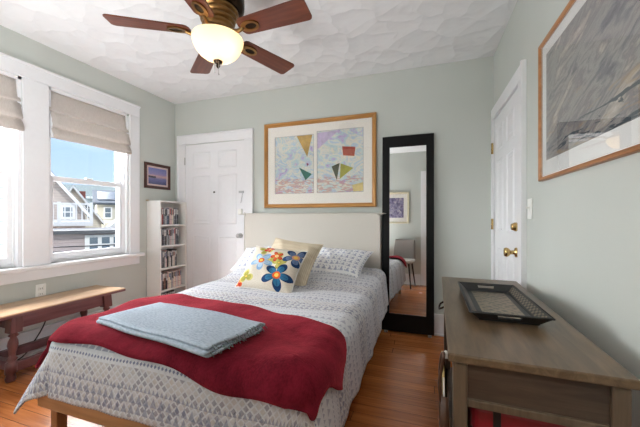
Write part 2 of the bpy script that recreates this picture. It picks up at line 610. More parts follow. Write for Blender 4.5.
struct('baseboard_back', board(MB(), -1.82, XR - .03, 0, YB, side='b'), M['trim'])
struct('baseboard_right', board(MB(), 0, XR, YF + .05, 2.085, side='r'), M['trim'])
struct('baseboard_front', board(MB(), XL + .03, DX0 - .115, YF, 0, side='f'), M['trim'])

# ---- windows
b = MB()
b.box(XL, XL + .022, WIN[0][0] - .11, WIN[1][1] + .113, WZ1, WZ1 + .115, .004)           # head casing
b.box(XL, XL + .03, WIN[0][0] - .115, WIN[1][1] + .118, WZ1 + .10, WZ1 + .118, .004)
b.box(XL, XL + .022, WIN[0][0] - .11, WIN[0][0], WZ0, WZ1, .004)
b.box(XL, XL + .022, WIN[0][1], WIN[1][0], WZ0, WZ1, .004)                               # flat board between the windows
b.box(XL, XL + .022, WIN[1][1], WIN[1][1] + .113, WZ0, WZ1, .004)
struct('trim_2', b, M['trim'])
b = MB()
b.box(XL - .05, XL + .055, WIN[0][0] - .15, WIN[1][1] + .15, WZ0 - .035, WZ0, .008)       # stool
b.box(XL, XL + .02, WIN[0][0] - .115, WIN[1][1] + .113, WZ0 - .115, WZ0 - .035, .004)    # apron
struct('trim_3', b, M['trim'])

for k, (a0, a1) in enumerate(WIN):
    w = struct_root('window_%d' % (k + 1), (XL - .08, (a0 + a1) / 2, WZ0))
    b = MB()                                                                              # jambs and tracks
    b.box(XL - T, XL, a0, a0 + .022, WZ0, WZ1); b.box(XL - T, XL, a1 - .022, a1, WZ0, WZ1)
    b.box(XL - T, XL, a0, a1, WZ1 - .022, WZ1); b.box(XL - T, XL - .045, a0, a1, WZ0, WZ0 + .022)
    for e in (a0 + .022, a1 - .022 - .012):
        b.box(XL - .045, XL - .033, e, e + .012, WZ0, WZ1); b.box(XL - .095, XL - .085, e, e + .012, WZ0, WZ1)
    b.build('window_frame', M['vinyl'], w)
    zm = 1.415
    def sash(x, z0, z1, name, bot, top):
        b = MB()
        y0, y1 = a0 + .024, a1 - .024
        b.box(x - .016, x + .016, y0, y0 + .042, z0, z1, .004); b.box(x - .016, x + .016, y1 - .042, y1, z0, z1, .004)
        b.box(x - .016, x + .016, y0 + .04, y1 - .04, z0, z0 + bot, .004); b.box(x - .016, x + .016, y0 + .04, y1 - .04, z1 - top, z1, .004)
        s = b.build(name, M['vinyl'], w)
        MB().box(x - .004, x + .004, y0 + .036, y1 - .036, z0 + bot - .006, z1 - top + .006).build('pane', M['pane'], s)
        return s
    lo = sash(XL - .062, WZ0 + .022, zm + .02, 'lower_sash', .055, .04)
    sash(XL - .108, zm - .02, WZ1 - .022, 'upper_sash', .04, .05)
    ym = (a0 + a1) / 2
    MB().box(XL - .075, XL - .045, ym - .03, ym + .03, zm + .02, zm + .034, .004).build('sash_lock', M['plastic'], lo)

# ---- back wall door, six panels
def six_panel(b_fn, w, h):
    """panel rectangles (a0, a1, z0, z1) of a six panel door of width w, height h"""
    st, mid = .115, .11
    pw = (w - 2 * st - mid) / 2
    out = []
    for z0, z1 in ((.22 * h / 1.96, .86 * h / 1.96), (1.0 * h / 1.96, 1.58 * h / 1.96), (1.66 * h / 1.96, 1.86 * h / 1.96)):
        for a in (st, st + pw + mid): out.append((a, a + pw, z0, z1))
    return out

def panel_ring(b, P, rect, out, d=.012, wv=.018):
    """raised moulding ring and raised field; P(a, z, depth) maps into the room"""
    a0, a1, z0, z1 = rect
    def ring(i0, d0, i1, d1):
        o_ = [P(a0 + i0, z0 + i0, d0), P(a1 - i0, z0 + i0, d0), P(a1 - i0, z1 - i0, d0), P(a0 + i0, z1 - i0, d0)]
        n_ = [P(a0 + i1, z0 + i1, d1), P(a1 - i1, z0 + i1, d1), P(a1 - i1, z1 - i1, d1), P(a0 + i1, z1 - i1, d1)]
        vo = [b.bm.verts.new(p) for p in o_]; vn = [b.bm.verts.new(p) for p in n_]
        for i in range(4): b.bm.faces.new((vo[i], vo[(i + 1) % 4], vn[(i + 1) % 4], vn[i]))
        return vn
    ring(0, 0, .008, .006)
    ring(.008, .006, .02, -.005)
    ring(.02, -.005, .05, .002)
    vn = ring(.05, .002, .051, .002)
    b.bm.faces.new(vn)

dr = struct_root('door_1', (-2.345, YB, 0))
S0, S1, SH = -2.768, -1.924, 1.965
b = MB()
cw = .112
b.box(S0 - cw, S0 - .004, YB - .022, YB, 0, SH, .004); b.box(S1 + .004, S1 + .102, YB - .022, YB, 0, SH, .004)
b.box(S0 - cw, S1 + .102, YB - .022, YB, SH + .004, SH + .115, .004); b.box(S0 - cw - .006, S1 + .108, YB - .032, YB, SH + .098, SH + .118, .004)
b.box(S0 - cw - .004, S0 - cw + .02, YB - .03, YB, 0, SH + .1, .003); b.box(S1 + .082, S1 + .106, YB - .03, YB, 0, SH + .1, .003)
b.box(S0 - .004, S0 + .006, YB - .02, YB, 0, SH); b.box(S1 - .006, S1 + .004, YB - .02, YB, 0, SH)
b.build('casing', M['trim'], dr)
b = MB()
b.box(S0 + .008, S1 - .008, YB - .008, YB + .03, .012, SH - .004)
for r in six_panel(None, S1 - S0, SH):
    panel_ring(b, lambda a, z, dd: (S0 + a, YB - .0085 - dd, z), r, None)
leaf = b.build('door_leaf', M['door'], dr)
b = MB()
kx, kz = -1.985, .875
b.lathe([(0, 0), (.028, 0), (.028, .008), (.012, .012), (.012, .04)], n=20, mtx=Matrix.Translation((kx, YB - .009, kz)) @ Matrix.Rotation(PI / 2, 4, 'X'))
b.ball((kx, YB - .062, kz), .026, 16, (1, .8, 1))
b.build('door_knob', M['silver'], leaf)
MB().box(kx - .027, kx + .027, YB - .03, YB - .008, 1.115, 1.18, .006).build('deadbolt', M['plastic'], leaf)
b = MB()
b.box(kx - .02, kx + .045, YB - .02, YB - .008, 1.36, 1.385, .003)
for i in range(9):
    b.ball((kx + .035 - i * .003, YB - .02, 1.365 - i * .014), .0055, 8)
b.build('door_chain', M['silver'], leaf)
MB().lathe([(0, 0), (.011, 0), (.011, .006), (0, .006)], n=14, mtx=Matrix.Translation((-2.345, YB - .009, 1.38)) @ Matrix.Rotation(PI / 2, 4, 'X')).build('peephole', M['bronze'], leaf)
b = MB()
for z in (.25, 1.0, 1.72): b.tube([(S0 + .002, YB - .022, z), (S0 + .002, YB - .022, z + .09)], .007, 8)
b.build('hinge', M['silver'], leaf)

# ---- right wall door
dr = struct_root('door_2', (XR, 2.56, 0))
Q0, Q1, QH = 2.205, 2.925, 1.912
b = MB()
b.box(XR - .022, XR, Q0 - .105, Q0 - .003, 0, QH, .004); b.box(XR - .022, XR, Q1 + .003, YB - .001, 0, QH, .004)
b.box(XR - .022, XR, Q0 - .105, YB - .001, QH + .003, QH + .1, .004)
b.box(XR - .03, XR, Q0 - .109, Q0 - .087, 0, QH + .104, .003)
b.build('casing', M['trim'], dr)
b = MB()
b.box(XR - .008, XR + .03, Q0 + .004, Q1 - .004, .012, QH - .004)
for r in six_panel(None, Q1 - Q0, QH):
    panel_ring(b, lambda a, z, dd: (XR - .0085 - dd, Q0 + a, z), r, None)
leaf = b.build('door_leaf', M['door'], dr)
for kz, nm in ((.855, 'door_knob'), (1.02, 'deadbolt')):
    b = MB()
    R_ = Matrix.Translation((XR - .009, Q0 + .065, kz)) @ Matrix.Rotation(-PI / 2, 4, 'Y')
    if nm == 'door_knob':
        b.lathe([(0, 0), (.032, 0), (.03, .008), (.013, .014), (.013, .035), (.026, .045), (.031, .058), (.026, .07), (0, .075)], n=24, mtx=R_)
    else:
        b.lathe([(0, 0), (.029, 0), (.029, .01), (.022, .022), (.02, .03), (0, .03)], n=24, mtx=R_)
    b.build(nm, M['brass'], leaf)
for z in (.25, .98, 1.62):
    MB().tube([(XR - .027, Q1 - .002, z), (XR - .027, Q1 - .002, z + .09)], .009, 8).build('hinge', M['brass'], leaf)

# ------------------------------------------------------------------ roman shades
def shade(a0, a1, label, dz):
    t = thing('roman_shade', label, 'blind', (XL + .03, (a0 + a1) / 2, WZ1 - .42 + dz), group='roman shades on the left wall')
    y0, y1 = a0 + .012, a1 - .006
    zb = 1.742 + dz
    tp = WZ1 - .004
    H_ = tp - zb
    prof = [(-.03, tp), (-.022, tp - .10 * H_), (-.012, tp - .28 * H_), (.004, tp - .42 * H_), (.01, tp - .445 * H_), (.002, tp - .46 * H_),
            (-.008, tp - .455 * H_), (.004, tp - .50 * H_), (.018, tp - .58 * H_), (.036, tp - .70 * H_), (.044, tp - .765 * H_), (.036, tp - .785 * H_), (.012, tp - .775 * H_),
            (.026, tp - .82 * H_), (.046, tp - .92 * H_), (.05, tp - H_), (.03, tp - H_ - .004), (0.0, tp - .9 * H_)]
    n = 12
    b = MB()
    b.grid(len(prof), n + 1, lambda i, j: (XL + prof[i][0] + .002 * math.sin(j * 1.9 + i * .7) * (i > 3), y0 + (y1 - y0) * j / n, prof[i][1] + .002 * math.sin(j * .9 + i)))
    o = b.build('shade_fabric', M['blind'], t)
    md = o.modifiers.new('thick', 'SOLIDIFY'); md.thickness = .004
    # side returns of the folds
    for yy in (y0, y1 - .003):
        pts = [(XL - .05, yy, tp)] + [(XL + p[0], yy, p[1]) for p in prof[:6]] + [(XL + p[0], yy, p[1]) for p in prof[7:11]] + [(XL + p[0], yy, p[1]) for p in prof[13:16]] + [(XL - .02, yy, prof[-2][1])]
        MB().prism(pts, (0, .003, 0)).build('side_return', M['trim'], t)
    MB().box(XL - .05, XL - .028, y0, y1, tp - .03, tp, .003).build('head_rail', M['vinyl'], t)
    return t
shade(*WIN[1], 'taupe folded roman shade over the window showing houses, beside the corner', 0)
shade(*WIN[0], 'taupe roman shade cut by the left photo edge, over the nearer window', 0)

# ------------------------------------------------------------------ wall outlet, switch, cord
def plate(name, label, cat, c, ax, kind):
    t = thing(name, label, cat, c)
    cx, cy_, cz = c
    sgn = 1 if ax == 'l' else -1
    def bx(b, d0, d1, y0, y1, z0, z1, bev=.002):
        b.box(*sorted((cx + sgn * d0, cx + sgn * d1)), cy_ + y0, cy_ + y1, cz + z0, cz + z1, bev)
        return b
    bx(MB(), 0, .006, -.036, .036, -.058, .058, .003).build('cover_plate', M['plastic'], t)
    if kind == 'outlet':
        for z in (-.022, .022):
            r = bx(MB(), .006, .009, -.017, .017, z - .015, z + .015, .004).build('receptacle', M['plastic'], t)
            b = MB()
            for y in (-.007, .007): bx(b, .009, .0095, y - .0015, y + .0015, z - .005, z + .007, 0)
            b.build('slot', M['cord'], r)
    else:
        bx(MB(), .006, .009, -.008, .008, -.016, .016, .001).build('toggle_base', M['plastic'], t)
        bx(MB(), .009, .022, -.004, .004, 0, .012, .002).build('toggle', M['plastic'], t)
plate('wall_outlet', 'white electrical outlet on the left wall above the bench', 'outlet', (XL, 1.60, .485), 'l', 'outlet')
plate('light_switch', 'white light switch plate on the right wall beside the brass knobbed door', 'switch', (XR, 2.03, 1.13), 'r', 'switch')
pts = [(XL + .008, 1.60, .44), (XL + .03, 1.61, .38), (XL + .03, 1.63, .30), (XL + .03, 1.60, .20), (XL + .05, 1.52, .10), (XL + .08, 1.42, .025), (XL + .08, 1.2, .012), (XL + .07, .9, .012)]
def spline(p, k=6):
    p = [Vector(q) for q in p]; out = []
    for i in range(len(p) - 1):
        a, b_, c_, d_ = p[max(i - 1, 0)], p[i], p[i + 1], p[min(i + 2, len(p) - 1)]
        for j in range(k):
            t = j / k
            out.append(.5 * ((2 * b_) + (c_ - a) * t + (2 * a - 5 * b_ + 4 * c_ - d_) * t * t + (3 * b_ - a - 3 * c_ + d_) * t ** 3))
    return out + [p[-1]]
b = MB(); b.tube(spline(pts), .0045, 8)
tag(b.build('power_cord', M['cord']), 'thin black power cord hanging on the left wall behind the bench', 'cord')

# ------------------------------------------------------------------ pictures
def frame_mesh(P, w, h, fw, fd, lip=.006):
    """mitred profile frame: P(a, z, d) maps the picture plane into the room; returns (horizontals, verticals)"""
    prof = [(0, 0), (0, fd * .8), (fw * .15, fd), (fw * .45, fd * .92), (fw * .7, fd * .7), (fw * .82, fd * .78), (fw, fd * .45), (fw, 0)]
    cs = [(0, 0, 1, 1), (w, 0, -1, 1), (w, h, -1, -1), (0, h, 1, -1)]
    out = []
    for i in range(4):
        b = MB()
        out.append(b)
        A, B = cs[i], cs[(i + 1) % 4]
        ra = [b.bm.verts.new(P(A[0] + A[2] * p, A[1] + A[3] * p, dd)) for p, dd in prof]
        rb = [b.bm.verts.new(P(B[0] + B[2] * p, B[1] + B[3] * p, dd)) for p, dd in prof]
        for k in range(len(prof) - 1): b.bm.faces.new((ra[k], rb[k], rb[k + 1], ra[k + 1]))
        b.bm.faces.new(ra); b.bm.faces.new(rb[::-1])
        bmesh.ops.recalc_face_normals(b.bm, faces=b.bm.faces)
    return out

def hang_frame(sides, mh, mv, root):
    for i, b in enumerate(sides): b.build('frame_rail' if i % 2 == 0 else 'frame_stile', mv if i % 2 else mh, root)

def slab(P, a0, a1, z0, z1, d0, d1, uv=False):
    b = MB()
    pts = [P(a0, z0, d0), P(a1, z0, d0), P(a1, z1, d0), P(a0, z1, d0)]
    b.prism(pts, Vector(P(a0, z0, d1)) - Vector(P(a0, z0, d0)))
    if uv:
        L = b.bm.loops.layers.uv.verify()
        O = Vector(P(a0, z0, d0)); X = Vector(P(a1, z0, d0)) - O; Z = Vector(P(a0, z1, d0)) - O
        for f in b.bm.faces:
            for l in f.loops:
                q = l.vert.co - O
                l[L].uv = (q.dot(X) / X.length_squared, q.dot(Z) / Z.length_squared)
    return b

def mat_ring(P, w, h, holes, d0, d1):
    """a mat board with rectangular windows cut out, as strips"""
    b = MB()
    xs = sorted({0, w} | {q for r in holes for q in r[:2]})
    zs = sorted({0, h} | {q for r in holes for q in r[2:]})
    for i in range(len(xs) - 1):
        for j in range(len(zs) - 1):
            cx, cz = (xs[i] + xs[i + 1]) / 2, (zs[j] + zs[j + 1]) / 2
            if any(r[0] < cx < r[1] and r[2] < cz < r[3] for r in holes): continue
            pts = [P(xs[i], zs[j], d0), P(xs[i + 1], zs[j], d0), P(xs[i + 1], zs[j + 1], d0), P(xs[i], zs[j + 1], d0)]
            b.prism(pts, Vector(P(0, 0, d1)) - Vector(P(0, 0, d0)))
    return b

def tri_mask(m, u, v, pts):
    a = None
    for i in range(len(pts)):
        (x0, y0), (x1, y1) = pts[i], pts[(i + 1) % len(pts)]
        h = ((u - x0) * (y1 - y0) - (v - y0) * (x1 - x0)).lt(0)
        a = h if a is None else a * h
    return a

def ccw(p):
    s_ = sum(p[i][0] * p[(i + 1) % len(p)][1] - p[(i + 1) % len(p)][0] * p[i][1] for i in range(len(p)))
    return p if s_ > 0 else p[::-1]

def abstract(name, seed, shapes):
    m = Mat(name, 0.8, 0.2)
    u, v, _ = m.xyz('UV')
    n1 = m.noise(m.vec(u * 1.1 + v * 1.3, v * 1.6 - u * .5, seed), 2.6, 5, 0.6, 1.4)
    n2 = m.noise(m.vec(u * 2 - v, v * 2 + u, seed + 9), 4.5, 4, 0.6, 2.0)
    c = m.ramp(n1, [(0.25, lin(140, 150, 190)), (0.36, lin(196, 176, 214)), (0.45, lin(186, 212, 216)), (0.53, lin(228, 222, 208)), (0.62, lin(176, 204, 222)), (0.75, lin(222, 184, 172))])
    c = m.mix(n2.gt(0.62) * 0.5, c, lin(236, 226, 190))
    c = m.mix(n2.lt(0.33) * 0.6, c, lin(128, 130, 176))
    n3 = m.noise(m.vec(u * 2, v * 9, seed + 3), 3.0, 4, 0.6, 1.0)
    low = v.lt(0.26) * n3.gt(0.5) * 0.6
    c = m.mix(low, c, lin(196, 128, 118))
    for col, pts in shapes:
        pts = ccw(pts)
        k = tri_mask(m, u, v, pts)
        tex = m.noise(m.vec(u, v, seed + 5), 14, 3)
        c = m.mix(k, c, m.ramp(tex, [(0.3, tuple(q * .75 for q in lin(*col)[:3]) + (1,)), (0.7, lin(*col))]))
    m.col(c)
    return m.mat

art = thing('framed_artwork', 'wide gilt framed pair of pastel abstract prints hung above the headboard', 'picture', (-1.058, YB, 1.185))
AX0, AX1, AZ0, AZ1 = -1.672, -.444, 1.185, 2.105
aw, ah = AX1 - AX0, AZ1 - AZ0
Pa = lambda a, z, d: (AX0 + a, YB - d, AZ0 + z)
hang_frame(frame_mesh(Pa, aw, ah, .042, .035), M['gold_frame'], M['gold_frame_v'], art)
slab(Pa, .02, aw - .02, .02, ah - .02, .002, .006).build('backing', M['mat_board'], art)
holes = [(.128, .575, .155, .765), (.615, 1.098, .155, .79)]
mat_ring(lambda a, z, d: Pa(a + .03, z + .03, d), aw - .06, ah - .06, [tuple(q - .03 for q in r) for r in holes], .009, .013).build('mat', M['mat_board'], art)
M['print_a'] = abstract('pastel abstract with ochre and green kites', 2.1, [
    ((206, 168, 84), [(.55, 1.0), (.95, 1.0), (.82, .62)]), ((58, 118, 104), [(.62, .45), (.93, .33), (.78, .23)]), ((150, 60, 96), [(.80, .52), (.86, .5), (.82, .46)])])
M['print_b'] = abstract('pastel abstract with olive kites', 7.4, [
    ((92, 96, 72), [(.33, .42), (.50, .47), (.44, .2)]), ((176, 174, 76), [(.52, .46), (.78, .38), (.50, .22)]), ((176, 84, 78), [(.55, .72), (.82, .7), (.80, .56), (.57, .58)]), ((206, 190, 220), [(.02, .96), (.5, .98), (.02, .7)]), ((226, 206, 140), [(.75, .12), (.98, .16), (.98, .03), (.78, .02)])])
for r, k in zip(holes, ('print_a', 'print_b')):
    slab(Pa, r[0] - .012, r[1] + .012, r[2] - .012, r[3] + .012, .0062, .0085, True).build('print', M[k], art)
    b = MB()
    for q in ((r[0] - .003, r[1] + .003, r[2] - .003, r[2]), (r[0] - .003, r[1] + .003, r[3], r[3] + .003), (r[0] - .003, r[0], r[2], r[3]), (r[1], r[1] + .003, r[2], r[3])):
        b.prism([Pa(q[0], q[2], .0131), Pa(q[1], q[2], .0131), Pa(q[1], q[3], .0131), Pa(q[0], q[3], .0131)], (0, -.001, 0))
    b.build('mat_bevel', plain('grey bevel', (150, 146, 150), .8), art)
slab(Pa, .035, aw - .035, .035, ah - .035, .0165, .018).build('glass', M['picture_glass'], art)

# small photograph on the left wall
sp = thing('framed_photograph', 'small dark framed purple sunset photograph on the left wall above the bookcase', 'picture', (XL, 2.735, 1.41))
SY0, SY1, SZ0, SZ1 = 2.562, 2.918, 1.412, 1.70
Ps = lambda a, z, d: (XL + d, SY0 + a, SZ0 + z)
w_, h_ = SY1 - SY0, SZ1 - SZ0
hang_frame(frame_mesh(Ps, w_, h_, .032, .02), M['dark_frame'], M['dark_frame'], sp)
slab(Ps, .02, w_ - .02, .02, h_ - .02, .001, .005).build('mat', plain('blush mat board', (214, 190, 184), .9), sp)
m = Mat('dusk seascape', 0.4)
u, v, _ = m.xyz('UV')
n = m.noise(m.vec(u * 2, v * 9, 0.0), 2.5, 4, .6, .5)
c = m.ramp(v + (n - .5) * .25, [(0.0, lin(60, 62, 110)), (.35, lin(112, 112, 168)), (.5, lin(206, 160, 150)), (.62, lin(140, 130, 180)), (1.0, lin(96, 110, 176))])
c = m.mix(v.lt(.5) * v.gt(.38) * u.lt(.4), c, lin(52, 48, 70))
m.col(c); M['seascape'] = m.mat
slab(Ps, .052, w_ - .052, .052, h_ - .052, .005, .0062, True).build('photograph', M['seascape'], sp)
slab(Ps, .026, w_ - .026, .026, h_ - .026, .0085, .0095).build('glass', M['picture_glass'], sp)

# big landscape on the right wall
lp = thing('framed_painting', 'large oak framed grey abstract landscape on the right wall above the table', 'picture', (XR, 1.3, 1.24))
LY0, LY1, LZ0, LZ1 = .64, 1.838, 1.264, 1.95
Pl = lambda a, z, d: (XR - d, LY1 - a, LZ0 + z)
w_, h_ = LY1 - LY0, LZ1 - LZ0
hang_frame(frame_mesh(Pl, w_, h_, .02, .022), M['oak_frame'], M['oak_frame'], lp)
slab(Pl, .015, w_ - .015, .015, h_ - .015, .002, .008).build('mat', M['mat_white'], lp)
m = Mat('grey landscape washes', 0.8, 0.2)
u, v, _ = m.xyz('UV')
p_, q_ = u * .85 + v * .5, v * .9 - u * .75
n1 = m.noise(m.vec(p_ * 1.6, q_ * 3.2, 1.0), 1.7, 6, .6, 1.0)
n2 = m.noise(m.vec(p_ * 4, q_ * 12, 5.0), 1.6, 5, .65, .8)
c = m.ramp(n1 * .75 + n2 * .25, [(.30, lin(74, 76, 84)), (.40, lin(122, 122, 126)), (.47, lin(164, 160, 156)), (.53, lin(134, 130, 132)), (.60, lin(182, 174, 164)), (.70, lin(226, 222, 218))])
n3 = m.noise(m.vec(u * 3, v * 9, 8.0), 1.6, 4, .6, 1.5)
c = m.mix((n3 - .58).max(0.0) * 5 * v.lt(.45), c, lin(176, 150, 116))
c = m.mix(v.lt(.2) * n3.lt(.42), c, lin(84, 92, 98))
stem = (m.noise(m.vec(u * 46, v * 3, 2.0), 1.0, 2, .5, .6)).gt(.62) * v.gt(.48) * v.lt(.66) * u.lt(.3)
c = m.mix(stem * .75, c, lin(70, 76, 80))
m.col(c); M['landscape'] = m.mat
slab(Pl, .075, w_ - .075, .095, h_ - .075, .008, .0095, True).build('painting', M['landscape'], lp)
slab(Pl, .022, w_ - .022, .022, h_ - .022, .014, .0155).build('glass', M['picture_glass'], lp)

# picture on the front wall, seen in the mirror
fp = thing('framed_print', 'pale framed picture of a purple group, seen in the standing mirror', 'picture', (-.59, YF, 1.13))
FX0, FX1, FZ0, FZ1 = -.84, -.34, 1.13, 1.73
Pf = lambda a, z, d: (FX1 - a, YF + d, FZ0 + z)
w_, h_ = FX1 - FX0, FZ1 - FZ0
pale = plain('pale gilt frame', (206, 196, 168), .4, .5, grain=.08)
hang_frame(frame_mesh(Pf, w_, h_, .035, .025), pale, pale, fp)
slab(Pf, .02, w_ - .02, .02, h_ - .02, .002, .006).build('mat', M['mat_board'], fp)
m = Mat('violet blurred print', .8, .2)
u, v, _ = m.xyz('UV')
n = m.noise(m.vec(u * 2, v * 1.5, 3.0), 3.5, 4, .6, .8)
m.col(m.ramp(n, [(.3, lin(70, 64, 100)), (.5, lin(140, 132, 164)), (.7, lin(214, 208, 214))]))
slab(Pf, .10, w_ - .10, .11, h_ - .11, .006, .0075, True).build('print', m.mat, fp)
slab(Pf, .03, w_ - .03, .03, h_ - .03, .012, .0132).build('glass', M['picture_glass'], fp)

# ------------------------------------------------------------------ standing mirror
mt = thing('standing_mirror', 'tall black framed mirror leaning on the back wall right of the bed', 'mirror', (-.145, 2.94, 0))
lean = math.atan2(.05, 1.84)
MXW, MH = .465, 1.845
Mm = Matrix.Translation((-.150, 2.930, .008)) @ Matrix.Rotation(-.011, 4, 'Z') @ Matrix.Rotation(-lean, 4, 'X')
Mm_l = Matrix.Translation(-Vector((-.145, 2.94, 0))) @ Mm
b = MB()
fb, ft, fs = .175, .105, .068
b.box(-MXW / 2, -MXW / 2 + fs, -.012, .018, .012, MH, .003, mtx=Mm_l); b.box(MXW / 2 - fs, MXW / 2, -.012, .018, .012, MH, .003, mtx=Mm_l)
b.box(-MXW / 2 + fs - .002, MXW / 2 - fs + .002, -.0115, .018, .012, fb, .003, mtx=Mm_l); b.box(-MXW / 2 + fs - .002, MXW / 2 - fs + .002, -.0115, .018, MH - ft, MH, .003, mtx=Mm_l)
b.box(-MXW / 2 + .01, MXW / 2 - .01, .006, .016, .02, MH - .01, mtx=Mm_l)
b.build('frame', M['black'], mt, local=True)
b = MB(); b.box(-MXW / 2 + fs - .004, MXW / 2 - fs + .004, -.004, .004, fb - .004, MH - ft + .004, mtx=Mm_l)
b.build('mirror_glass', M['mirror'], mt, local=True)
for sx in (-1, 1):
    MB().box(sx * .195 - .016, sx * .195 + .016, -.016, .014, -.008, .014, .003, mtx=Mm_l).build('foot', plain('clear rubber foot', (150, 140, 128), .3), mt, local=True)

# ------------------------------------------------------------------ bookcase and the cases on its shelves
BX0, BX1, BY0, BY1, BH = XL + .003, -2.738, 2.592, 2.985, 1.268
bk = thing('bookcase', 'narrow white five shelf bookcase full of disc cases in the back left corner', 'bookcase', ((BX0 + BX1) / 2, (BY0 + BY1) / 2, 0))
for y0 in (BY0, BY1 - .016): MB().box(BX0, BX1, y0, y0 + .016, 0, BH, .002).build('side_panel', M['white_shelf'], bk)
MB().box(BX0, BX0 + .006, BY0 + .016, BY1 - .016, .05, BH - .002).build('back_panel', M['white_shelf'], bk)
MB().box(BX0, BX1, BY0 + .016, BY1 - .016, BH - .016, BH, .002).build('top_panel', M['white_shelf'], bk)
MB().box(BX1 - .03, BX1 - .012, BY0 + .016, BY1 - .016, 0, .05, .002).build('plinth', M['white_shelf'], bk)
SHZ = [1.0, .765, .515, .268, .052]
for z in SHZ: MB().box(BX0 + .006, BX1 - .004, BY0 + .016, BY1 - .016, z - .016, z, .002).build('shelf', M['white_shelf'], bk)
MB().box(BX0 + .0, BX0 + .03, BY0 - .012, BY0 + .01, BH - .005, BH + .012, .003).build('wall_bracket', plain('tan bracket', (190, 176, 150), .6), bk)
ORD = ['first', 'second', 'third', 'fourth', 'fifth', 'sixth', 'seventh', 'eighth', 'ninth', 'tenth', 'eleventh', 'twelfth', 'thirteenth', 'fourteenth', 'fifteenth', 'sixteenth', 'seventeenth', 'eighteenth', 'nineteenth', 'twentieth']
SHN = ['top shelf', 'second shelf down', 'third shelf down', 'fourth shelf down', 'lowest shelf']
CASEC = {'black': (34, 34, 38), 'grey': (122, 122, 128), 'white': (214, 212, 210), 'pink': (214, 184, 182), 'brown': (120, 86, 74), 'blue': (92, 104, 126), 'silver': (170, 172, 176), 'red': (140, 66, 62), 'dark grey': (66, 66, 72), 'cream': (224, 212, 196)}
SEQ = [['brown', 'pink', 'red', 'grey', 'silver', 'silver', 'blue', 'dark grey', 'pink', 'pink', 'cream', 'grey', 'black', 'grey', 'black'],
       ['grey', 'silver', 'dark grey', 'grey', 'black', 'silver', 'grey', 'silver', 'pink', 'white', 'white', 'pink', 'dark grey', 'grey', 'black'],
       ['black', 'silver', 'grey', 'black', 'white', 'pink', 'black', 'cream', 'white', 'black', 'white', 'cream', 'grey', 'black'],
       ['silver', 'silver', 'black', 'brown', 'brown', 'black', 'pink', 'cream', 'cream', 'silver', 'pink', 'cream', 'pink', 'white', 'pink', 'cream', 'pink'],
       ['black', 'dark grey', 'grey', 'dark grey', 'silver', 'grey', 'black', 'grey', 'dark grey', 'black', 'grey', 'black']]
case_mats = {}
for k, c in CASEC.items():
    m = Mat(k + ' disc case', .3, .5)
    x, y, z = m.xyz()
    spine = m.noise(m.vec(x * 0, y * 20, z * 42), 1.4, 3, .6)
    lc = lin(*c)
    oth = tuple(min(1, q * 2.2 + .05) for q in lc[:3]) + (1,) if sum(c) < 450 else tuple(q * .45 for q in lc[:3]) + (1,)
    m.col(m.mix(spine.gt(.56) * .7, lc, oth))
    case_mats[k] = m.mat
for si, seq in enumerate(SEQ):
    y = BY0 + .022
    hgt = .19 if si < 4 else .178
    for i, cn in enumerate(seq):
        th = .0172 + random.uniform(-.0015, .0025)
        hh = hgt + random.uniform(-.006, .006)
        if si == 2 and cn in ('white', 'cream'): hh -= .012
        dep = random.uniform(-.006, .004)
        z0 = SHZ[si] + .001
        t = thing('disc_case', "%s disc case, %s from left on the bookcase's %s" % (cn, ORD[i], SHN[si]), 'disc case', (BX1 - .09, y + th / 2, z0), group='disc cases on the ' + SHN[si])
        MB().box(BX1 - .165 + dep, BX1 - .03 + dep, y, y + th - .0008, z0, z0 + hh, .0015).build('case', case_mats[cn], t)
        MB().box(BX1 - .031 + dep, BX1 - .0292 + dep, y + .002, y + th - .003, z0 + hh * random.uniform(.5, .7), z0 + hh * .93).build('spine_title', case_mats['white' if sum(CASEC[cn]) < 450 else random.choice(['dark grey', 'red', 'blue'])], t)
        y += th + .0006
        if y > BY1 - .036: break

# ------------------------------------------------------------------ bench
bn = thing('bench', 'long low bench with worn maple top and oxblood turned legs under the windows', 'bench', (-2.73, 1.52, 0))
NX0, NX1, NY0, NY1, NZ = -2.918, -2.545, 1.02, 2.03, .448
b = MB()
b.box(NX0, NX1, NY0, NY1, NZ - .026, NZ, .006)
b.build('bench_top', M['bench_top'], bn)
b = MB(); b.box(NX0 + .001, NX1 + .0015, NY0 - .001, NY1 + .001, NZ - .0275, NZ - .008, .004); b.build('top_edge', M['bench_red'], bn)
LX = (NX0 + .045, NX1 - .05); LY = (NY0 + .25, NY1 - .15)
b = MB()
for x in LX: b.box(x - .012, x + .012, LY[0], LY[1], NZ - .115, NZ - .027, .002)
for y in LY: b.box(LX[0], LX[1], y - .012, y + .012, NZ - .115, NZ - .027, .002)
b.build('apron', M['bench_red'], bn)
for i, x in enumerate(LX):
    for j, y in enumerate(LY):
        sxp, syp = (-1 if i == 0 else 1) * .012, (-1 if j == 0 else 1) * .03
        prof = [(.0, .0), (.022, 0), (.029, .02), (.022, .05), (.032, .055), (.032, .12), (.018, .128), (.031, .145), (.017, .16), (.020, .19), (.029, .235), (.025, .26), (.016, .285), (.029, .297), (.018, .307), (.032, .318)]
        Sh = Matrix.Identity(4); Sh[0][2] = -sxp / .42; Sh[1][2] = -syp / .42
        b = MB(); b.lathe(prof, n=20, mtx=Matrix.Translation((x + sxp, y + syp, 0)) @ Sh)
        b.box(-.033, .033, -.033, .033, .315, NZ - .027, .004, mtx=Matrix.Translation((x + sxp, y + syp, 0)) @ Sh)
        b.build('leg', M['bench_leg'], bn)
b = MB()
for x, s_ in zip(LX, (-1, 1)): b.box(x + s_ * .01 - .022, x + s_ * .01 + .022, LY[0] - .02, LY[1] + .02, .055, .115, .004)
for y in LY: b.box(LX[0] - .01, LX[1] + .01, y - .022, y + .022, .056, .114, .004)
b.build('stretcher', M['bench_red'], bn)

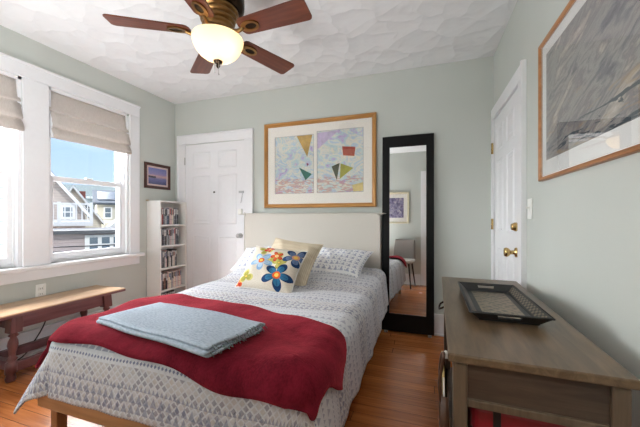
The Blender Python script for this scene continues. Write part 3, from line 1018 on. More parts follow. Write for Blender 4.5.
# ------------------------------------------------------------------ bed
MX0, MX1, MY0, MY1, MZ = -1.69, -.345, .905, 2.865, .545
bd = thing('bed', 'wooden platform bed with a tall oatmeal linen headboard against the back wall', 'bed', (-1.03, 1.9, 0))
b = MB(); b.box(MX0 + .01, MX1 - .01, MY0 - .002, MY0 + .03, .215, .285, .004); b.build('foot_rail', M['bed_wood'], bd)
b = MB()
for x in (MX0 + .01, MX1 - .04): b.box(x, x + .03, MY0 + .03, MY1, .20, .285, .004)
b.build('side_rail', M['bed_leg'], bd)
for x in (MX0 + .045, MX1 - .045 - .045):
    for y in (MY0 + .03, MY1 - .1):
        MB().box(x, x + .045, y, y + .045, 0, .245, .004).build('leg', M['bed_leg'], bd)
MB().box(MX0 + .03, MX1 - .03, MY0 + .03, MY1 - .01, .25, .278).build('slat_deck', M['bed_wood'], bd)
b = MB(); b.box(MX0 + .02, MX1 - .02, MY0 + .02, MY1 - .01, .28, MZ - .02, .105, 5)
smooth(b.build('mattress', M['mattress'], bd))
b = MB()
hx0, hx1, hz = -1.872, -.392, 1.128
pts = []
for k in range(9): a = PI * k / 16; pts.append((hx1 - .05 + .05 * math.cos(a), 2.895, hz - .05 + .05 * math.sin(a)))
for k in range(9): a = PI / 2 + PI * k / 16; pts.append((hx0 + .05 + .05 * math.cos(a), 2.895, hz - .05 + .05 * math.sin(a)))
pts += [(hx0, 2.895, .05), (hx1, 2.895, .05)]
b.prism(pts, (0, .075, 0), .012)
hbd = smooth(b.build('headboard', M['headboard'], bd), 50)
b = MB(); b.tube(spline([(p[0] * 1.0, 2.894, p[2]) for p in [(hx1 - .006, 0, .3), (hx1 - .006, 0, hz - .06), (hx1 - .02, 0, hz - .02), (hx1 - .06, 0, hz - .006), (hx0 + .06, 0, hz - .006), (hx0 + .02, 0, hz - .02), (hx0 + .006, 0, hz - .06), (hx0 + .006, 0, .3)]], 5), .004, 6)
b.build('piping', M['headboard'], hbd)
MB().box(-1.75, -.5, 2.93, 2.96, 0, .06).build('headboard_foot', M['bed_leg'], bd)

RC, RP = .075, .15
def ztop(x, y):
    rise = .055 * sstep(2.12, 2.5, y) * (1 - .25 * math.cos((x + 1.02) * 9))
    return MZ + rise + .004 * math.sin(x * 7.1 + y * 3.3) + .003 * math.sin(x * 13 - y * 11)
def drape(px, py, off=0.0, flare=.10, ripple=1.0):
    """flat cloth point -> its place draped over the mattress, off metres above the surface"""
    ix = min(max(px, MX0 + RP), MX1 - RP)
    iy = max(py, MY0 + RP)
    ox, oy = px - ix, py - iy
    d = .3 * math.hypot(ox, oy) + .7 * max(abs(ox), abs(oy))
    if d < RP - RC: return Vector((px, py, ztop(px, py) + off))
    hh = math.hypot(ox, oy)
    nx, ny = ox / hh, oy / hh
    d -= RP - RC
    ix += nx * (RP - RC); iy += ny * (RP - RC)
    z = ztop(ix, iy)
    q = RC * PI / 2
    if d < q:
        a = d / RC
        o_, dr_ = RC * math.sin(a), RC * (1 - math.cos(a))
        nn = (math.sin(a), math.cos(a))
    else:
        e = d - q
        along = (px if abs(oy) > abs(ox) else py)
        fl = flare + .44 * max(0.0, -nx) ** 1.5 * (1 - .6 * sstep(1.1, 2.4, iy))
        o_ = RC + fl * e + ripple * .02 * e * math.sin(along * 17 + 1) + ripple * .012 * e * math.sin(along * 31)
        if nx < 0 and ny < 0:
            th = math.atan2(-nx, -ny)
            o_ -= .22 * e * math.exp(-((th - .42) / .2) ** 2)
            o_ += .10 * e * math.exp(-((th - .95) / .25) ** 2)
        dr_ = RC + e * .985
        nn = (1, .1)
    zz = z - dr_ + off * nn[1]
    return Vector((ix + nx * (o_ + off * nn[0]), iy + ny * (o_ + off * nn[0]), max(zz, .012)))

QX0, QX1, QY0, QY1 = MX0 - .285, MX1 + .285, MY0 - .222, MY1 - .01
nu, nv = 130, 170
b = MB()
def qp(i, j):
    x = QX0 + (QX1 - QX0) * i / (nu - 1); y = QY0 + (QY1 - QY0) * j / (nv - 1)
    return x, y
b.grid(nu, nv, lambda i, j: drape(*qp(i, j), .004), lambda i, j: (qp(i, j)[0] + 3, qp(i, j)[1] - QY0))
q = b.build('quilt', M['quilt'])
md = q.modifiers.new('thick', 'SOLIDIFY'); md.thickness = .008; md.offset = 1
tag(q, 'white quilt with blue grey block print draped over the bed to its foot', 'quilt')

# crimson throw across the foot of the bed
def throw_edges(s):
    """near and far edge of the throw at fraction s across the bed"""
    x = (MX0 - .15) + s * (MX1 + .075 - (MX0 - .15))
    near = .915 - .055 * sstep(.35, 1, s) + .006 * math.sin(s * 23)
    far = 1.50 + .045 * math.sin(s * 5 + .3) - .12 * sstep(.62, .95, s) - .22 * sstep(.93, 1.0, s)
    return x, near, far
b = MB()
nu, nv = 110, 60
def rp(i, j):
    s_ = i / (nu - 1); t = j / (nv - 1)
    x, a, f_ = throw_edges(s_)
    x += .02 * math.sin(t * 8) * s_ ** 6
    x -= .055 * (1 - t) * s_ ** 5 * sstep(0, .35, t) 
    y = a + (f_ - a) * t
    return x, y, .027 + .007 * math.sin(x * 9 + y * 5) * math.sin(y * 14 - x * 3) + .004 * math.sin(x * 23 + y * 19)
b.grid(nu, nv, lambda i, j: drape(*rp(i, j), flare=.22), lambda i, j: rp(i, j)[:2])
q = b.build('throw_blanket', M['red'])
md = q.modifiers.new('thick', 'SOLIDIFY'); md.thickness = .012; md.offset = 1
tag(q, 'crimson plush throw spread across the foot of the bed', 'blanket')

# folded pale blue blanket
ang = math.radians(-9.5)
fbk = thing('folded_blanket', 'pale blue cotton blanket folded flat on the crimson throw', 'blanket', (-1.045, 1.088, MZ + .046), ang)
def folded():
    L, Wd, tk = .725, .30, .0095
    lay = [(0, 1), (1, 1), (2, 1)]
    path = []
    r = tk * .62
    n = 10
    ys0, ys1 = -Wd / 2, Wd / 2
    for k in range(3):
        z = .006 + k * 2 * r
        seg = [(ys1 - (ys1 - ys0) * i / n, z) for i in range(n + 1)] if k % 2 == 0 else [(ys0 + (ys1 - ys0) * i / n, z) for i in range(n + 1)]
        path += seg
        if k < 2:
            yc = seg[-1][0]; sg = -1 if k % 2 == 0 else 1
            for i in range(1, 6):
                a = -PI / 2 + PI * i / 6
                path.append((yc + sg * r * math.cos(a), z + r + r * math.sin(a)))
    b = MB()
    m_ = 50
    def fn(i, j):
        x = -L / 2 + L * j / m_
        y, z = path[i]
        droop = -.012 * sstep(.3, .5, abs(x) / L) * (x < 0)
        return (x + .006 * math.sin(i * .9) * (j == m_), y + .004 * math.sin(x * 13), z + .003 * math.sin(x * 11 + y * 9) * (z / .03) + droop * z / .04)
    b.grid(len(path), m_ + 1, fn)
    return b
o = folded().build('blanket_body', M['blue'], fbk, local=True)
md = o.modifiers.new('thick', 'SOLIDIFY'); md.thickness = .009; md.offset = 0
b = MB()
for i in range(38):
    y = -.148 + .296 * i / 37
    z = random.choice([.008, .021, .036])
    b.tube([(.361, y, z), (.371, y + random.uniform(-.004, .004), z - .002), (.379, y + random.uniform(-.008, .008), max(.003, z - .012))], .0016, 5)
b.build('fringe', plain('grey green fringe', (120, 134, 130), .9), fbk, local=True)

# pillows
def pillow_mesh(w, h, t, uvs=None, seed=0, n=34):
    b = MB()
    def side(sg):
        def fn(i, j):
            u = -1 + 2 * i / (n - 1); v = -1 + 2 * j / (n - 1)
            x = w / 2 * u * (1 - .07 * (1 - v * v)); y = h / 2 * v * (1 - .07 * (1 - u * u))
            k = max(0, (1 - abs(u) ** 3.2) * (1 - abs(v) ** 3.2)) ** .6
            z = sg * t / 2 * k + .008 * k * math.sin(u * 5 + seed) * math.sin(v * 4 + seed * 2) + .004 * k * math.sin(u * 11 + v * 7 + seed)
            return (x, y, z)
        return fn
    uv = uvs or (lambda i, j: ((-1 + 2 * i / (n - 1)) * w / 2 + 2, (-1 + 2 * j / (n - 1)) * h / 2 + 2))
    b.grid(n, n, side(1), uv)
    b.grid(n, n, side(-1), uv)
    bmesh.ops.remove_doubles(b.bm, verts=b.bm.verts, dist=1e-5)
    bmesh.ops.recalc_face_normals(b.bm, faces=b.bm.faces)
    return b
def seam(w, h, r=.004):
    b = MB()
    pts = []
    for k in range(48):
        s_ = k / 12
        e, f_ = int(s_), s_ - int(s_)
        u, v = [(-1 + 2 * f_, -1), (1, -1 + 2 * f_), (1 - 2 * f_, 1), (-1, 1 - 2 * f_)][e]
        pts.append((w / 2 * u * (1 - .07 * (1 - v * v)), h / 2 * v * (1 - .07 * (1 - u * u)), 0))
    b.tube(pts + [pts[0]], r, 6)
    return b
def pillow(name, label, mat, w, h, t, c, tilt, yaw, roll, uvs=None, seed=0, edge=None):
    """tilt: lean back from lying flat (0) to upright (90)"""
    p = thing(name, label, 'pillow', c)
    p.rotation_euler = (Matrix.Rotation(math.radians(yaw), 4, 'Z') @ Matrix.Rotation(math.radians(tilt), 4, 'X') @ Matrix.Rotation(math.radians(roll), 4, 'Z')).to_euler()
    pillow_mesh(w, h, t, uvs, seed).build('pillow_body', mat, p, local=True)
    seam(w, h).build('piping', edge or mat, p, local=True)
    return p
pillow('bed_pillow', 'white pillow with blue block print, right of the tan cushion', M['sham'], .67, .44, .125, (-.80, 2.64, .688), 23, -4, -3, seed=1)
pillow('bed_pillow', 'white patterned pillow at the left end of the headboard, behind the floral cushion', M['sham'], .58, .43, .125, (-1.45, 2.64, .684), 23, 6, 4, seed=2)
pillow('throw_pillow', 'sand coloured ribbed square cushion standing behind the floral cushion', M['tan'], .46, .44, .15, (-1.06, 2.30, .715), 47, 2, -8, seed=3)
nn = 34
pillow('throw_pillow', 'square cushion embroidered with blue and orange flowers, foremost on the bed', M['floral'], .46, .39, .14, (-1.095, 2.075, .69), 47, 2, -5, uvs=lambda i, j: (-1 + 2 * i / (nn - 1), -1 + 2 * j / (nn - 1)), seed=4, edge=M['mattress'])

# ------------------------------------------------------------------ table against the right wall
TZ = .71
tb = thing('console_table', 'weathered brown wooden table against the right wall in the foreground', 'table', (.284, 1.475, 0), math.radians(-2.0))
tw, tl = .405, 1.165
b = MB(); b.box(-tw / 2, tw / 2, -tl / 2, tl / 2, TZ - .023, TZ, .004); b.build('table_top', M['table_top'], tb, local=True)
lx, ly, lw = tw / 2 - .013, tl / 2 - .012, .036
for sx in (-1, 1):
    for sy in (-1, 1):
        x0, x1 = sorted((sx * lx, sx * (lx - lw))); y0, y1 = sorted((sy * ly, sy * (ly - .05)))
        MB().box(x0, x1, y0, y1, 0, TZ - .026, .003).build('leg', M['table_leg'], tb, local=True)
for sy in (-1, 1):
    y0, y1 = sorted((sy * (ly - .012), sy * (ly - .026)))
    MB().box(-lx + lw, lx - lw, y0, y1, TZ - .125, TZ - .026).build('end_panel', M['table_side'], tb, local=True)
    y0, y1 = sorted((sy * (ly - .004), sy * (ly - .03)))
    MB().box(-lx + lw, lx - lw, y0, y1, TZ - .145, TZ - .123, .003).build('end_rail', M['table_leg'], tb, local=True)
MB().box(lx - .03, lx - .012, -ly + .05, ly - .05, TZ - .145, TZ - .026).build('back_panel', M['table_side'], tb, local=True)
MB().box(-lx + .01, -lx + .026, -ly + .05, ly - .05, TZ - .145, TZ - .128, .002).build('front_rail', M['table_leg'], tb, local=True)
for k in range(2):
    y0 = -ly + .056 + k * ((2 * ly - .1) / 2); y1 = y0 + (2 * ly - .1) / 2 - .012
    d_ = MB().box(-lx + .006, -lx + .024, y0, y1, TZ - .127, TZ - .03, .003).build('drawer', M['table_side'], tb, local=True)
    yc = (y0 + y1) / 2 - .05
    b = MB()
    b.tube(spline([(-lx + .006, yc - .05, TZ - .07), (-lx - .022, yc - .045, TZ - .085), (-lx - .03, yc, TZ - .1), (-lx - .022, yc + .045, TZ - .085), (-lx + .006, yc + .05, TZ - .07)]), .005, 8)
    if k == 0:
        b = MB()
        b.lathe([(0, 0), (.005, 0), (.005, .012), (.011, .018), (.012, .025), (.007, .031), (0, .032)], n=16, mtx=Matrix.Translation((-lx + .007, y0 + .03, TZ - .045)) @ Matrix.Rotation(-PI / 2, 4, 'Y'))
        b.build('drawer_knob', M['plastic'], d_, local=True)
    else:
        b.build('drawer_pull', M['bronze'], d_, local=True)
MB().box(-lx + .012, lx - .012, -ly + .01, ly - .01, .14, .16, .003).build('lower_shelf', M['table_side'], tb, local=True)

# serving tray
ty = thing('serving_tray', 'black tray with carved border and patterned base on the brown table', 'tray', (.283, 1.455, TZ), math.radians(-1.2))
def trp(s, z): return [(sx * (.092 + s), sy * (.232 + s), z) for sx, sy in ((-1, -1), (1, -1), (1, 1), (-1, 1))]
m = Mat('carved gilt tray base', .35, .5)
x, y, z = m.xyz()
vv = E(m, m.voronoi(m.vec(x, y, 0.0), 90).outputs['Distance'])
sw = ((x * 140).sin() * (y * 140).cos() * .6 + vv * 2.2)
m.col(m.ramp(sw * .3 + .4, [(.3, lin(40, 37, 34)), (.55, lin(84, 75, 62)), (.85, lin(132, 118, 96))]))
m.b.inputs['Metallic'].default_value = .35
M['tray_base'] = m.mat
m = Mat('pierced tray border', .4, .5)
x, y, z = m.xyz()
pp = ((y * 200).sin() * (x * 200 + z * 200).sin())
m.col(m.ramp(pp * .5 + .5, [(.35, lin(28, 27, 26)), (.75, lin(118, 106, 88))]))
M['tray_border'] = m.mat
def quadring(b, A, B):
    va = [b.bm.verts.new(p) for p in A]; vb_ = [b.bm.verts.new(p) for p in B]
    for i in range(4): b.bm.faces.new((va[i], va[(i + 1) % 4], vb_[(i + 1) % 4], vb_[i]))
b = MB()
b.box(-.092, .092, -.232, .232, .003, .009)
b.build('tray_base', M['black_matte'], ty, local=True)
MB().box(-.07, .07, -.20, .20, .0091, .0102).build('base_ornament', M['tray_base'], ty, local=True)
def wall_side(A0, A1, B0, B1, slot):
    """sloping rim side from inner base edge A to top edge B, with an optional grip hole, given thickness"""
    A0, A1, B0, B1 = map(Vector, (A0, A1, B0, B1))
    b = MB()
    P = lambda s, t: (A0.lerp(A1, s)).lerp(B0.lerp(B1, s), t)
    ss = [0, .34, .38, .62, .66, 1]; ts = [0, .38, .78, 1]
    for i in range(5):
        for j in range(3):
            if slot and j == 1 and i in (1, 2, 3): continue
            b.bm.faces.new([b.bm.verts.new(P(*q)) for q in ((ss[i], ts[j]), (ss[i + 1], ts[j]), (ss[i + 1], ts[j + 1]), (ss[i], ts[j + 1]))])
    bmesh.ops.remove_doubles(b.bm, verts=b.bm.verts, dist=1e-5)
    return b
I_, O_ = trp(0, .006), trp(.031, .036)
for k in range(4):
    slot = k in (0, 2)
    o = wall_side(I_[k], I_[(k + 1) % 4], O_[k], O_[(k + 1) % 4], slot).build('end_wall' if slot else 'side_wall', M['black_matte'], ty, local=True)
    md = o.modifiers.new('thick', 'SOLIDIFY'); md.thickness = .005; md.offset = -1
    if not slot:
        A0, A1, B0, B1 = map(Vector, (I_[k], I_[(k + 1) % 4], O_[k], O_[(k + 1) % 4]))
        nrm = (A1 - A0).cross(B0 - A0).normalized()
        if nrm.z < 0: nrm = -nrm
        Q = lambda s_, t_: A0.lerp(A1, s_).lerp(B0.lerp(B1, s_), t_) + nrm * .0055
        MB().prism([Q(.04, .2), Q(.96, .2), Q(.96, .85), Q(.04, .85)], nrm * .001).build('carved_border', M['tray_border'], o, local=True)
b = MB()
for k in range(4):
    p0, p1 = trp(.032, .037)[k], trp(.032, .037)[(k + 1) % 4]
    b.tube([p0, p1], .003, 8)
b.build('rim_bead', M['black_matte'], ty, local=True)

# things under and on the side of the table
rt = thing('storage_trunk', 'glossy red trunk with a black strap under the brown table', 'trunk', (.278, 1.28, .161), math.radians(-2))
M['red_box'] = plain('red leatherette', (132, 22, 36), .35, .5, grain=.08, scale=90)
MB().box(-.135, .135, -.31, .38, 0, .30, .02, 3).build('trunk_body', M['red_box'], rt, local=True)
MB().box(-.139, .139, -.315, .385, .30, .385, .018, 3).build('trunk_lid', M['red_box'], rt, local=True)
b = MB(); b.box(-.085, -.065, -.3165, .3865, .002, .3865, .001); b.build('strap', M['cord'], rt, local=True)
# magazines on the lower shelf, a leather bag hung on the drawer knob at the bed side
def sheaf(name, label, cat, cc, loc, y0, y1, ht, tlt):
    t = thing(name, label, cat, loc, math.radians(-2))
    R_ = Matrix.Rotation(math.radians(-tlt), 4, 'Y')
    MB().box(-.003, .003, y0, y1, .003, ht, .001, mtx=R_).build('cover', plain('paper cover', cc, .4, .5, grain=.12), t, local=True)
    MB().box(-.0022, .0022, y0 - .0015, y1 - .002, .005, ht - .002, mtx=R_).build('pages', M['mat_white'], t, local=True)
sheaf('magazine', 'white magazine standing on the lower shelf at the near left table leg', 'magazine', (226, 222, 214), (.110, 1.02, .161), -.02, .19, .33, 0)
sheaf('magazine', 'green magazine standing behind the white one under the brown table', 'magazine', (96, 146, 88), (.122, 1.04, .161), -.02, .19, .36, 0)
bgm = plain('brown leather', (74, 50, 36), .45, .4, grain=.2, scale=60, bump=.2)
bag = thing('shoulder_bag', 'brown leather bag hanging at the left side of the brown table', 'bag', (.061, 1.10, .36), math.radians(-2))
b = MB()
sec = [(-.010, 0, .125), (-.012, .05, .135), (-.011, .12, .135), (-.008, .19, .128)]
b.grid(4, 9, lambda i, j: (sec[i][0] - .003 * math.sin(PI * j / 8), -sec[i][2] + 2 * sec[i][2] * j / 8, sec[i][1]))
b.grid(4, 9, lambda i, j: (.011 - .001 * i, -sec[i][2] + 2 * sec[i][2] * j / 8, sec[i][1] + .012 * (i == 3)))
for sy in (-1, 1):
    b.grid(4, 2, lambda i, j: (sec[i][0] if j == 0 else .011 - .001 * i, sy * sec[i][2], sec[i][1]))
b.grid(2, 9, lambda i, j: (-.010 - .003 * math.sin(PI * j / 8) if i == 0 else .011, -.125 + .25 * j / 8, 0))
o = b.build('bag_body', bgm, bag, local=True)
md = o.modifiers.new('thick', 'SOLIDIFY'); md.thickness = .003
b = MB(); b.tube(spline([(-.010, -.10, .16), (-.014, -.112, .22), (-.008, -.118, .27), (-.003, -.13, .309), (-.003, -.11, .312), (-.008, -.06, .28), (-.012, .02, .20), (-.010, .05, .16)]), .005, 8)
b.build('strap', bgm, bag, local=True)
sheaf('paper_folder', 'yellow folder sticking up out of the brown leather bag', 'folder', (214, 186, 118), (.0615, 1.08, .366), -.09, .10, .235, 1)
# ------------------------------------------------------------------ ceiling fan
FC = (-1.112, 1.455)
fan = thing('ceiling_fan', 'five blade walnut ceiling fan with brass housing and a cream glass bowl light', 'ceiling fan', (*FC, 1.95))
MB().lathe([(0, ZC), (.12, ZC), (.13, ZC - .02), (.143, ZC - .09), (.147, ZC - .19), (.145, ZC - .215), (.13, ZC - .228), (.10, ZC - .23)], FC, 48).build('canopy', M['bronze'], fan)
prof = [(.108, ZC - .228)]
z = ZC - .229
for k in range(4):
    r = .112 - k * .009
    prof += [(r - .008, z - .002), (r, z - .006), (r + .002, z - .014), (r - .002, z - .020), (r - .012, z - .024)]
    z -= .026
prof += [(.075, z - .004), (.072, 2.125), (.09, 2.12), (.095, 2.105), (.06, 2.10), (0, 2.10)]
MB().lathe(prof, FC, 48).build('motor_housing', M['antique'], fan)
bm_ = Mat('frosted cream glass', .25, .5)
bm_.col(lin(246, 232, 204))
trn = bm_.nt.nodes.new('ShaderNodeBsdfTranslucent'); trn.inputs[0].default_value = lin(255, 238, 208)
em = bm_.nt.nodes.new('ShaderNodeEmission'); em.inputs[0].default_value = lin(255, 228, 180); em.inputs[1].default_value = .06
mx = bm_.nt.nodes.new('ShaderNodeMixShader'); mx.inputs[0].default_value = .5
ad = bm_.nt.nodes.new('ShaderNodeAddShader')
bm_.link(bm_.b.outputs[0], mx.inputs[1]); bm_.link(trn.outputs[0], mx.inputs[2]); bm_.link(mx.outputs[0], ad.inputs[0]); bm_.link(em.outputs[0], ad.inputs[1]); bm_.link(ad.outputs[0], bm_.out.inputs[0])
bowl = MB().lathe([(.139, 2.096), (.142, 2.09), (.140, 2.08), (.134, 2.06), (.122, 2.034), (.104, 2.01), (.082, 1.993), (.058, 1.981), (.032, 1.975), (0, 1.973)], FC, 48).build('glass_bowl', bm_.mat, fan)
MB().lathe([(.07, 2.10), (.13, 2.098), (.13, 2.092), (.07, 2.092)], FC, 32).build('light_fitter', M['antique'], fan)
fin = MB().lathe([(0, 1.972), (.026, 1.970), (.024, 1.962), (.012, 1.957), (.009, 1.95), (.012, 1.944), (.008, 1.936), (.004, 1.93), (0, 1.928)], FC, 20).build('finial', M['bronze'], fan)
for dx, dl in ((-.012, .07), (.016, .085)):
    b = MB()
    b.tube([(FC[0] + dx, FC[1] - .015, 1.972), (FC[0] + dx, FC[1] - .015, 1.972 - dl)], .0014, 6)
    b.ball((FC[0] + dx, FC[1] - .015, 1.972 - dl), .004, 8)
    b.build('pull_chain', M['silver'], fan)
def blade_parts(deg):
    a = math.radians(deg)
    R_ = Matrix.Rotation(a, 4, 'Z') @ Matrix.Translation((0, 0, 2.125)) @ Matrix.Rotation(math.radians(-11), 4, 'X')
    pts = []
    r0, r1, w0, w1, cr = .175, .562, .056, .068, .025
    for k in range(7): t = -PI / 2 + (PI / 2) * k / 6; pts.append((r1 - cr + cr * math.cos(t), -w1 + cr + cr * math.sin(t), 0))
    for k in range(7): t = (PI / 2) * k / 6; pts.append((r1 - cr + cr * math.cos(t), w1 - cr + cr * math.sin(t), 0))
    for k in range(7): t = PI / 2 + PI * k / 6; pts.append((r0 + .03 * math.cos(t), w0 * math.sin(t), 0))
    b = MB(); b.prism(pts, (0, 0, .007), .0015)
    return b, R_
for deg in (-3, 69, 140.5, 211.5, 284):
    b, R_ = blade_parts(deg)
    o = b.build('blade', M['blade'], fan, local=True)
    o.matrix_local = Matrix.Translation((0, 0, -1.95)) @ R_
    # blade iron: a flat teardrop bracket under the blade root, with an arm to the motor
    b = MB()
    ring, hole = [], []
    for k in range(24):
        t = 2 * PI * k / 24
        ring.append((.215 + .055 * math.cos(t), .036 * math.sin(t), 0)); hole.append((.222 + .034 * math.cos(t), .019 * math.sin(t), 0))
    va = [[b.bm.verts.new((p[0], p[1], zz)) for p in src] for src in (ring, hole) for zz in (-.001, -.008)]
    for k in range(24):
        j = (k + 1) % 24
        for A, B in ((0, 1), (1, 3), (3, 2), (2, 0)): b.bm.faces.new((va[A][k], va[A][j], va[B][j], va[B][k]))
    bmesh.ops.recalc_face_normals(b.bm, faces=b.bm.faces)
    bh = MB(); bh.prism([(p[0], p[1], -.0015) for p in hole], (0, 0, -.003)); bh_ = bh
    b.tube(spline([(.172, 0, -.005), (.14, 0, -.016), (.11, 0, -.006), (.07, 0, .012)]), [.011] * 18 + [.014], 8)
    k_ = b.build('blade_arm', M['antique'], o, local=True)
    bh_.build('medallion', M['bronze'], o, local=True)
for dx, dy in ((-.06, -.035), (.06, -.02), (0, .065)):
    l = light('bulb', 'POINT', (FC[0] + dx, FC[1] + dy, 2.05), (0, 0, 0), 0.16, (1.0, .80, .56), shadow_soft_size=.022)
    l.parent = fan; l.location = (dx, dy, .10)

# ------------------------------------------------------------------ chair by the doorway (seen in the mirror)
ch = thing('dining_chair', 'grey upholstered chair by the doorway, seen in the standing mirror', 'chair', (-.44, .22, 0), math.radians(8))
gf = plain('grey chair cloth', (150, 144, 140), .9, .1, grain=.05, scale=120)
b = MB(); b.box(-.21, .21, -.17, .23, .42, .49, .03, 4); smooth(b.build('seat', plain('pale seat cloth', (190, 186, 182), .9, .1), ch, local=True))
b = MB(); b.grid(12, 12, lambda i, j: ((-.2 + .4 * i / 11) * (1 - .1 * (j / 11) ** 2), -.165 - .06 * (j / 11) - .03 * (1 - ((i - 5.5) / 5.5) ** 2), .47 + .36 * j / 11))
o = smooth(b.build('backrest', gf, ch, local=True)); md = o.modifiers.new('thick', 'SOLIDIFY'); md.thickness = .035
for sx in (-1, 1):
    for sy in (-1, 1):
        MB().tube([(sx * .15, .03 + sy * .13, .43), (sx * .2, .03 + sy * .19, 0)], [.017, .009], 10).build('leg', plain('dark chair leg', (48, 34, 28), .4), ch, local=True)

# ------------------------------------------------------------------ outside the window
ER, ED = Vector((.551, .834, 0)), Vector((-.834, .551, 0))
def X(s, d, z): return ER * s + ED * d + Vector((0, 0, z))
GR = -3.6
struct('ground', MB().box(-150, XL - .6, -60, 150, GR - .3, GR), plain('street and yards', (120, 122, 112), .9))
def siding(name, rgb, step=.14):
    m = Mat(name, .8, .2)
    x, y, z = m.xyz()
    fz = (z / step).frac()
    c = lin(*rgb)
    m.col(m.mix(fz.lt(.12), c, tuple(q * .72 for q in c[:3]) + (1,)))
    m.bump(fz, .3, .02)
    return m.mat
def shingle(name, rgb):
    m = Mat(name, .9, .15)
    n = m.noise(m.coord(), 3.5, 4)
    c = lin(*rgb)
    m.col(m.ramp(n, [(.3, tuple(q * .8 for q in c[:3]) + (1,)), (.7, c)]))
    return m.mat
H_white = plain('white house trim', (222, 221, 219), .6)
H_glass = plain('dark house window', (96, 108, 118), .15, .6)
def obox(b, s0, s1, d0, d1, z0, z1):
    return b.prism([X(s0, d0, z0), X(s1, d0, z0), X(s1, d0, z1), X(s0, d0, z1)], ED * (d1 - d0))
def house_window(root, s0, s1, z0, z1, d, fr=.12):
    w = obox(MB(), s0 - fr, s1 + fr, d - .1, d + .02, z0 - fr, z1 + fr).build('window', H_white, root)
    b = obox(MB(), s0, s1, d - .12, d - .095, z0, (z0 + z1) / 2 - .03)
    obox(b, s0, s1, d - .12, d - .095, (z0 + z1) / 2 + .03, z1)
    b.build('pane', H_glass, w)
def gable_house(name, label, s0, s1, zw, zr, d0, depth, wall_m, roof_m, over=.35, sr=None):
    """a house with its gable end towards us; returns its Empty"""
    sm_ = (s0 + s1) / 2 if sr is None else sr
    h = thing(name, label, 'house', X(sm_, d0 + depth / 2, GR))
    MB().prism([X(s0, d0, GR), X(s1, d0, GR), X(s1, d0, zw), X(sm_, d0, zr), X(s0, d0, zw)], ED * depth).build('wall', wall_m, h)
    b = MB()
    for sa, sg in ((s0, -1), (s1, 1)):
        ux, uz = sa - sm_, zw - zr
        L = math.hypot(ux, uz); ux /= L; uz /= L
        e_s, e_z = sa + ux * over, zw + uz * over
        b.prism([X(sm_, d0 - over, zr + .03), X(e_s, d0 - over, e_z + .03), X(e_s, d0 - over, e_z + .23), X(sm_, d0 - over, zr + .25)], ED * (depth + 2 * over))
    r = b.build('roof', roof_m, h)
    b = MB()
    for sa in (s0, s1):
        ux, uz = sa - sm_, zw - zr
        L = math.hypot(ux, uz); ux /= L; uz /= L
        e_s, e_z = sa + ux * over, zw + uz * over
        b.prism([X(sm_, d0 - over - .05, zr - .02), X(e_s, d0 - over - .05, e_z - .02), X(e_s, d0 - over - .05, e_z + .2), X(sm_, d0 - over - .05, zr + .22)], ED * .05)
    b.build('rake_board', H_white, h)
    return h
hA = gable_house('house', 'taupe sided gabled house with a white railed deck, nearest outside the window', -3.55, .02, 1.32, 3.72, 20, 9, siding('taupe clapboard', (176, 164, 156)), shingle('grey shingle', (108, 110, 110)), sr=-1.75)
house_window(hA, -.86, -.5, 1.12, 1.6, 20)
MB().prism([X(-4.2, 17.6, .70), X(.30, 17.6, .70), X(.30, 17.6, .90), X(-4.2, 17.6, .90)], ED * 2.4).build('deck', H_white, hA)
rl = MB(); obox(rl, -4.2, .30, 17.6, 17.7, 1.66, 1.74); obox(rl, -4.2, .30, 17.6, 17.7, .92, .99); rl = rl.build('railing', H_white, hA)
b = MB()
for s_ in (-3.0, -.9, .24): obox(b, s_ - .06, s_ + .06, 17.59, 17.72, .9, 1.78)
b.build('post', H_white, rl)
b = MB()
k = -4.1
while k < .26:
    obox(b, k - .022, k + .022, 17.63, 17.67, .98, 1.67); k += .2
b.build('baluster', H_white, rl)
hL = thing('house', 'low flat roofed mauve building below the white deck outside the window', 'house', X(.2, 17, GR))
obox(MB(), -6, 4.0, 14, 17.4, GR, .50).build('wall', siding('mauve clapboard', (170, 156, 154)), hL)
obox(MB(), -6.2, 4.2, 13.7, 17.5, .50, .62).build('roof', shingle('dark flat roof', (96, 96, 98)), hL)
obox(MB(), .0, 3.0, 13.93, 14, -.25, .44).build('white_bay', H_white, hL)
for s_ in (.14, .5, .86, 1.22, 1.6): house_window(hL, s_, s_ + .24, -.18, .36, 13.98, .02)
hB = gable_house('house', 'cream gabled house with a dark rake and a red chimney, beyond the deck', -2.05, 1.06, .75, 3.35, 30, 4.5, siding('cream clapboard', (208, 202, 188)), shingle('charcoal shingle', (96, 100, 106)), sr=-.7)
house_window(hB, .05, .32, 1.5, 2.05, 30)
cm = obox(MB(), -.35, .05, 32.5, 33, 2.0, 3.3).build('chimney', plain('red brick', (128, 74, 66), .9), hB)
hC = thing('house', 'beige house with solar panels on its grey roof, right of the cream gable', 'house', X(2, 38, GR))
obox(MB(), .9, 5.2, 36, 42, GR, 2.35).build('wall', siding('beige clapboard', (196, 190, 176)), hC)
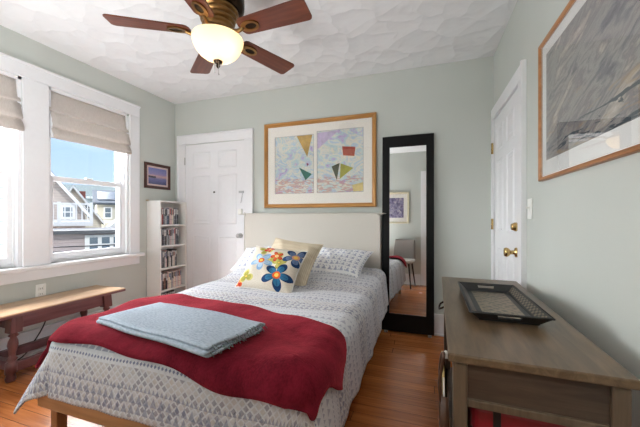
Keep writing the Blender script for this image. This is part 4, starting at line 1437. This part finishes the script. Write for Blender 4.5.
MB().prism([X(.6, 35.6, 2.3), X(5.5, 35.6, 2.3), X(5.5, 39, 3.75), X(.6, 39, 3.75), X(.6, 42.4, 2.3), X(5.5, 42.4, 2.3)][:4], Vector((0, 0, .2))).build('roof', shingle('slate grey shingle', (92, 97, 104)), hC)
MB().prism([X(1.0, 36.2, 2.78), X(5.0, 36.2, 2.78), X(5.0, 38.2, 3.64), X(1.0, 38.2, 3.64)], Vector((0, 0, .08))).build('solar_panel', plain('solar cells', (44, 52, 66), .2, .6), hC)
house_window(hC, 1.55, 2.0, 1.1, 2.0, 36)
obox(MB(), .9, 5.2, 35.9, 36, .55, .8).build('belt_course', H_white, hC)
hD = gable_house('house', 'small white gabled house low at the right edge of the window view', 1.3, 4.6, .15, 1.75, 26, 3.2, siding('white clapboard', (226, 226, 224)), shingle('pale grey shingle', (150, 152, 154)), sr=3.0)
hE = thing('house', 'long house with a broad grey green roof standing farthest behind the others', 'house', X(0, 60, GR))
obox(MB(), -14, 12, 58, 66, GR, 3.2).build('wall', siding('grey clapboard', (170, 172, 168)), hE)
MB().prism([X(-15, 57, 3.0), X(13, 57, 3.0), X(13, 62, 6.1), X(-15, 62, 6.1)], Vector((0, 0, .2))).build('roof', shingle('grey green shingle', (112, 122, 122)), hE)
b = MB()
for k in range(7): obox(b, .2 + k * .5, .6 + k * .5, 57.8, 58.2, 4.0, 4.3)
b.build('skylight', H_white, hE)
# white neighbour seen obliquely through the nearer window
hF = thing('house', 'white sided house seen at the extreme left edge through the nearer window', 'house', (-9, 3.2, GR))
MB().box(-11.5, -7.0, 1.2, 3.35, GR, 3.2).build('wall', siding('bright white clapboard', (236, 236, 236), .2), hF)
MB().box(-11.8, -6.7, .9, 3.6, 3.2, 3.4).build('roof', shingle('pale roof', (150, 150, 150)), hF)
for z0, z1, nm in ((.30, -.02, 'upper'), (.16, -.12, 'lower')):
    b = MB()
    b.tube(spline([X(-1.6, 10.9, z0 + .05), X(0, 11.2, z0 - .05), X(5, 11.4, z1 + .3)], 10), .018, 6)
    tag(b.build('utility_wire', M['cord']), 'thin black %s utility wire crossing in front of the mauve building' % nm, 'wire')
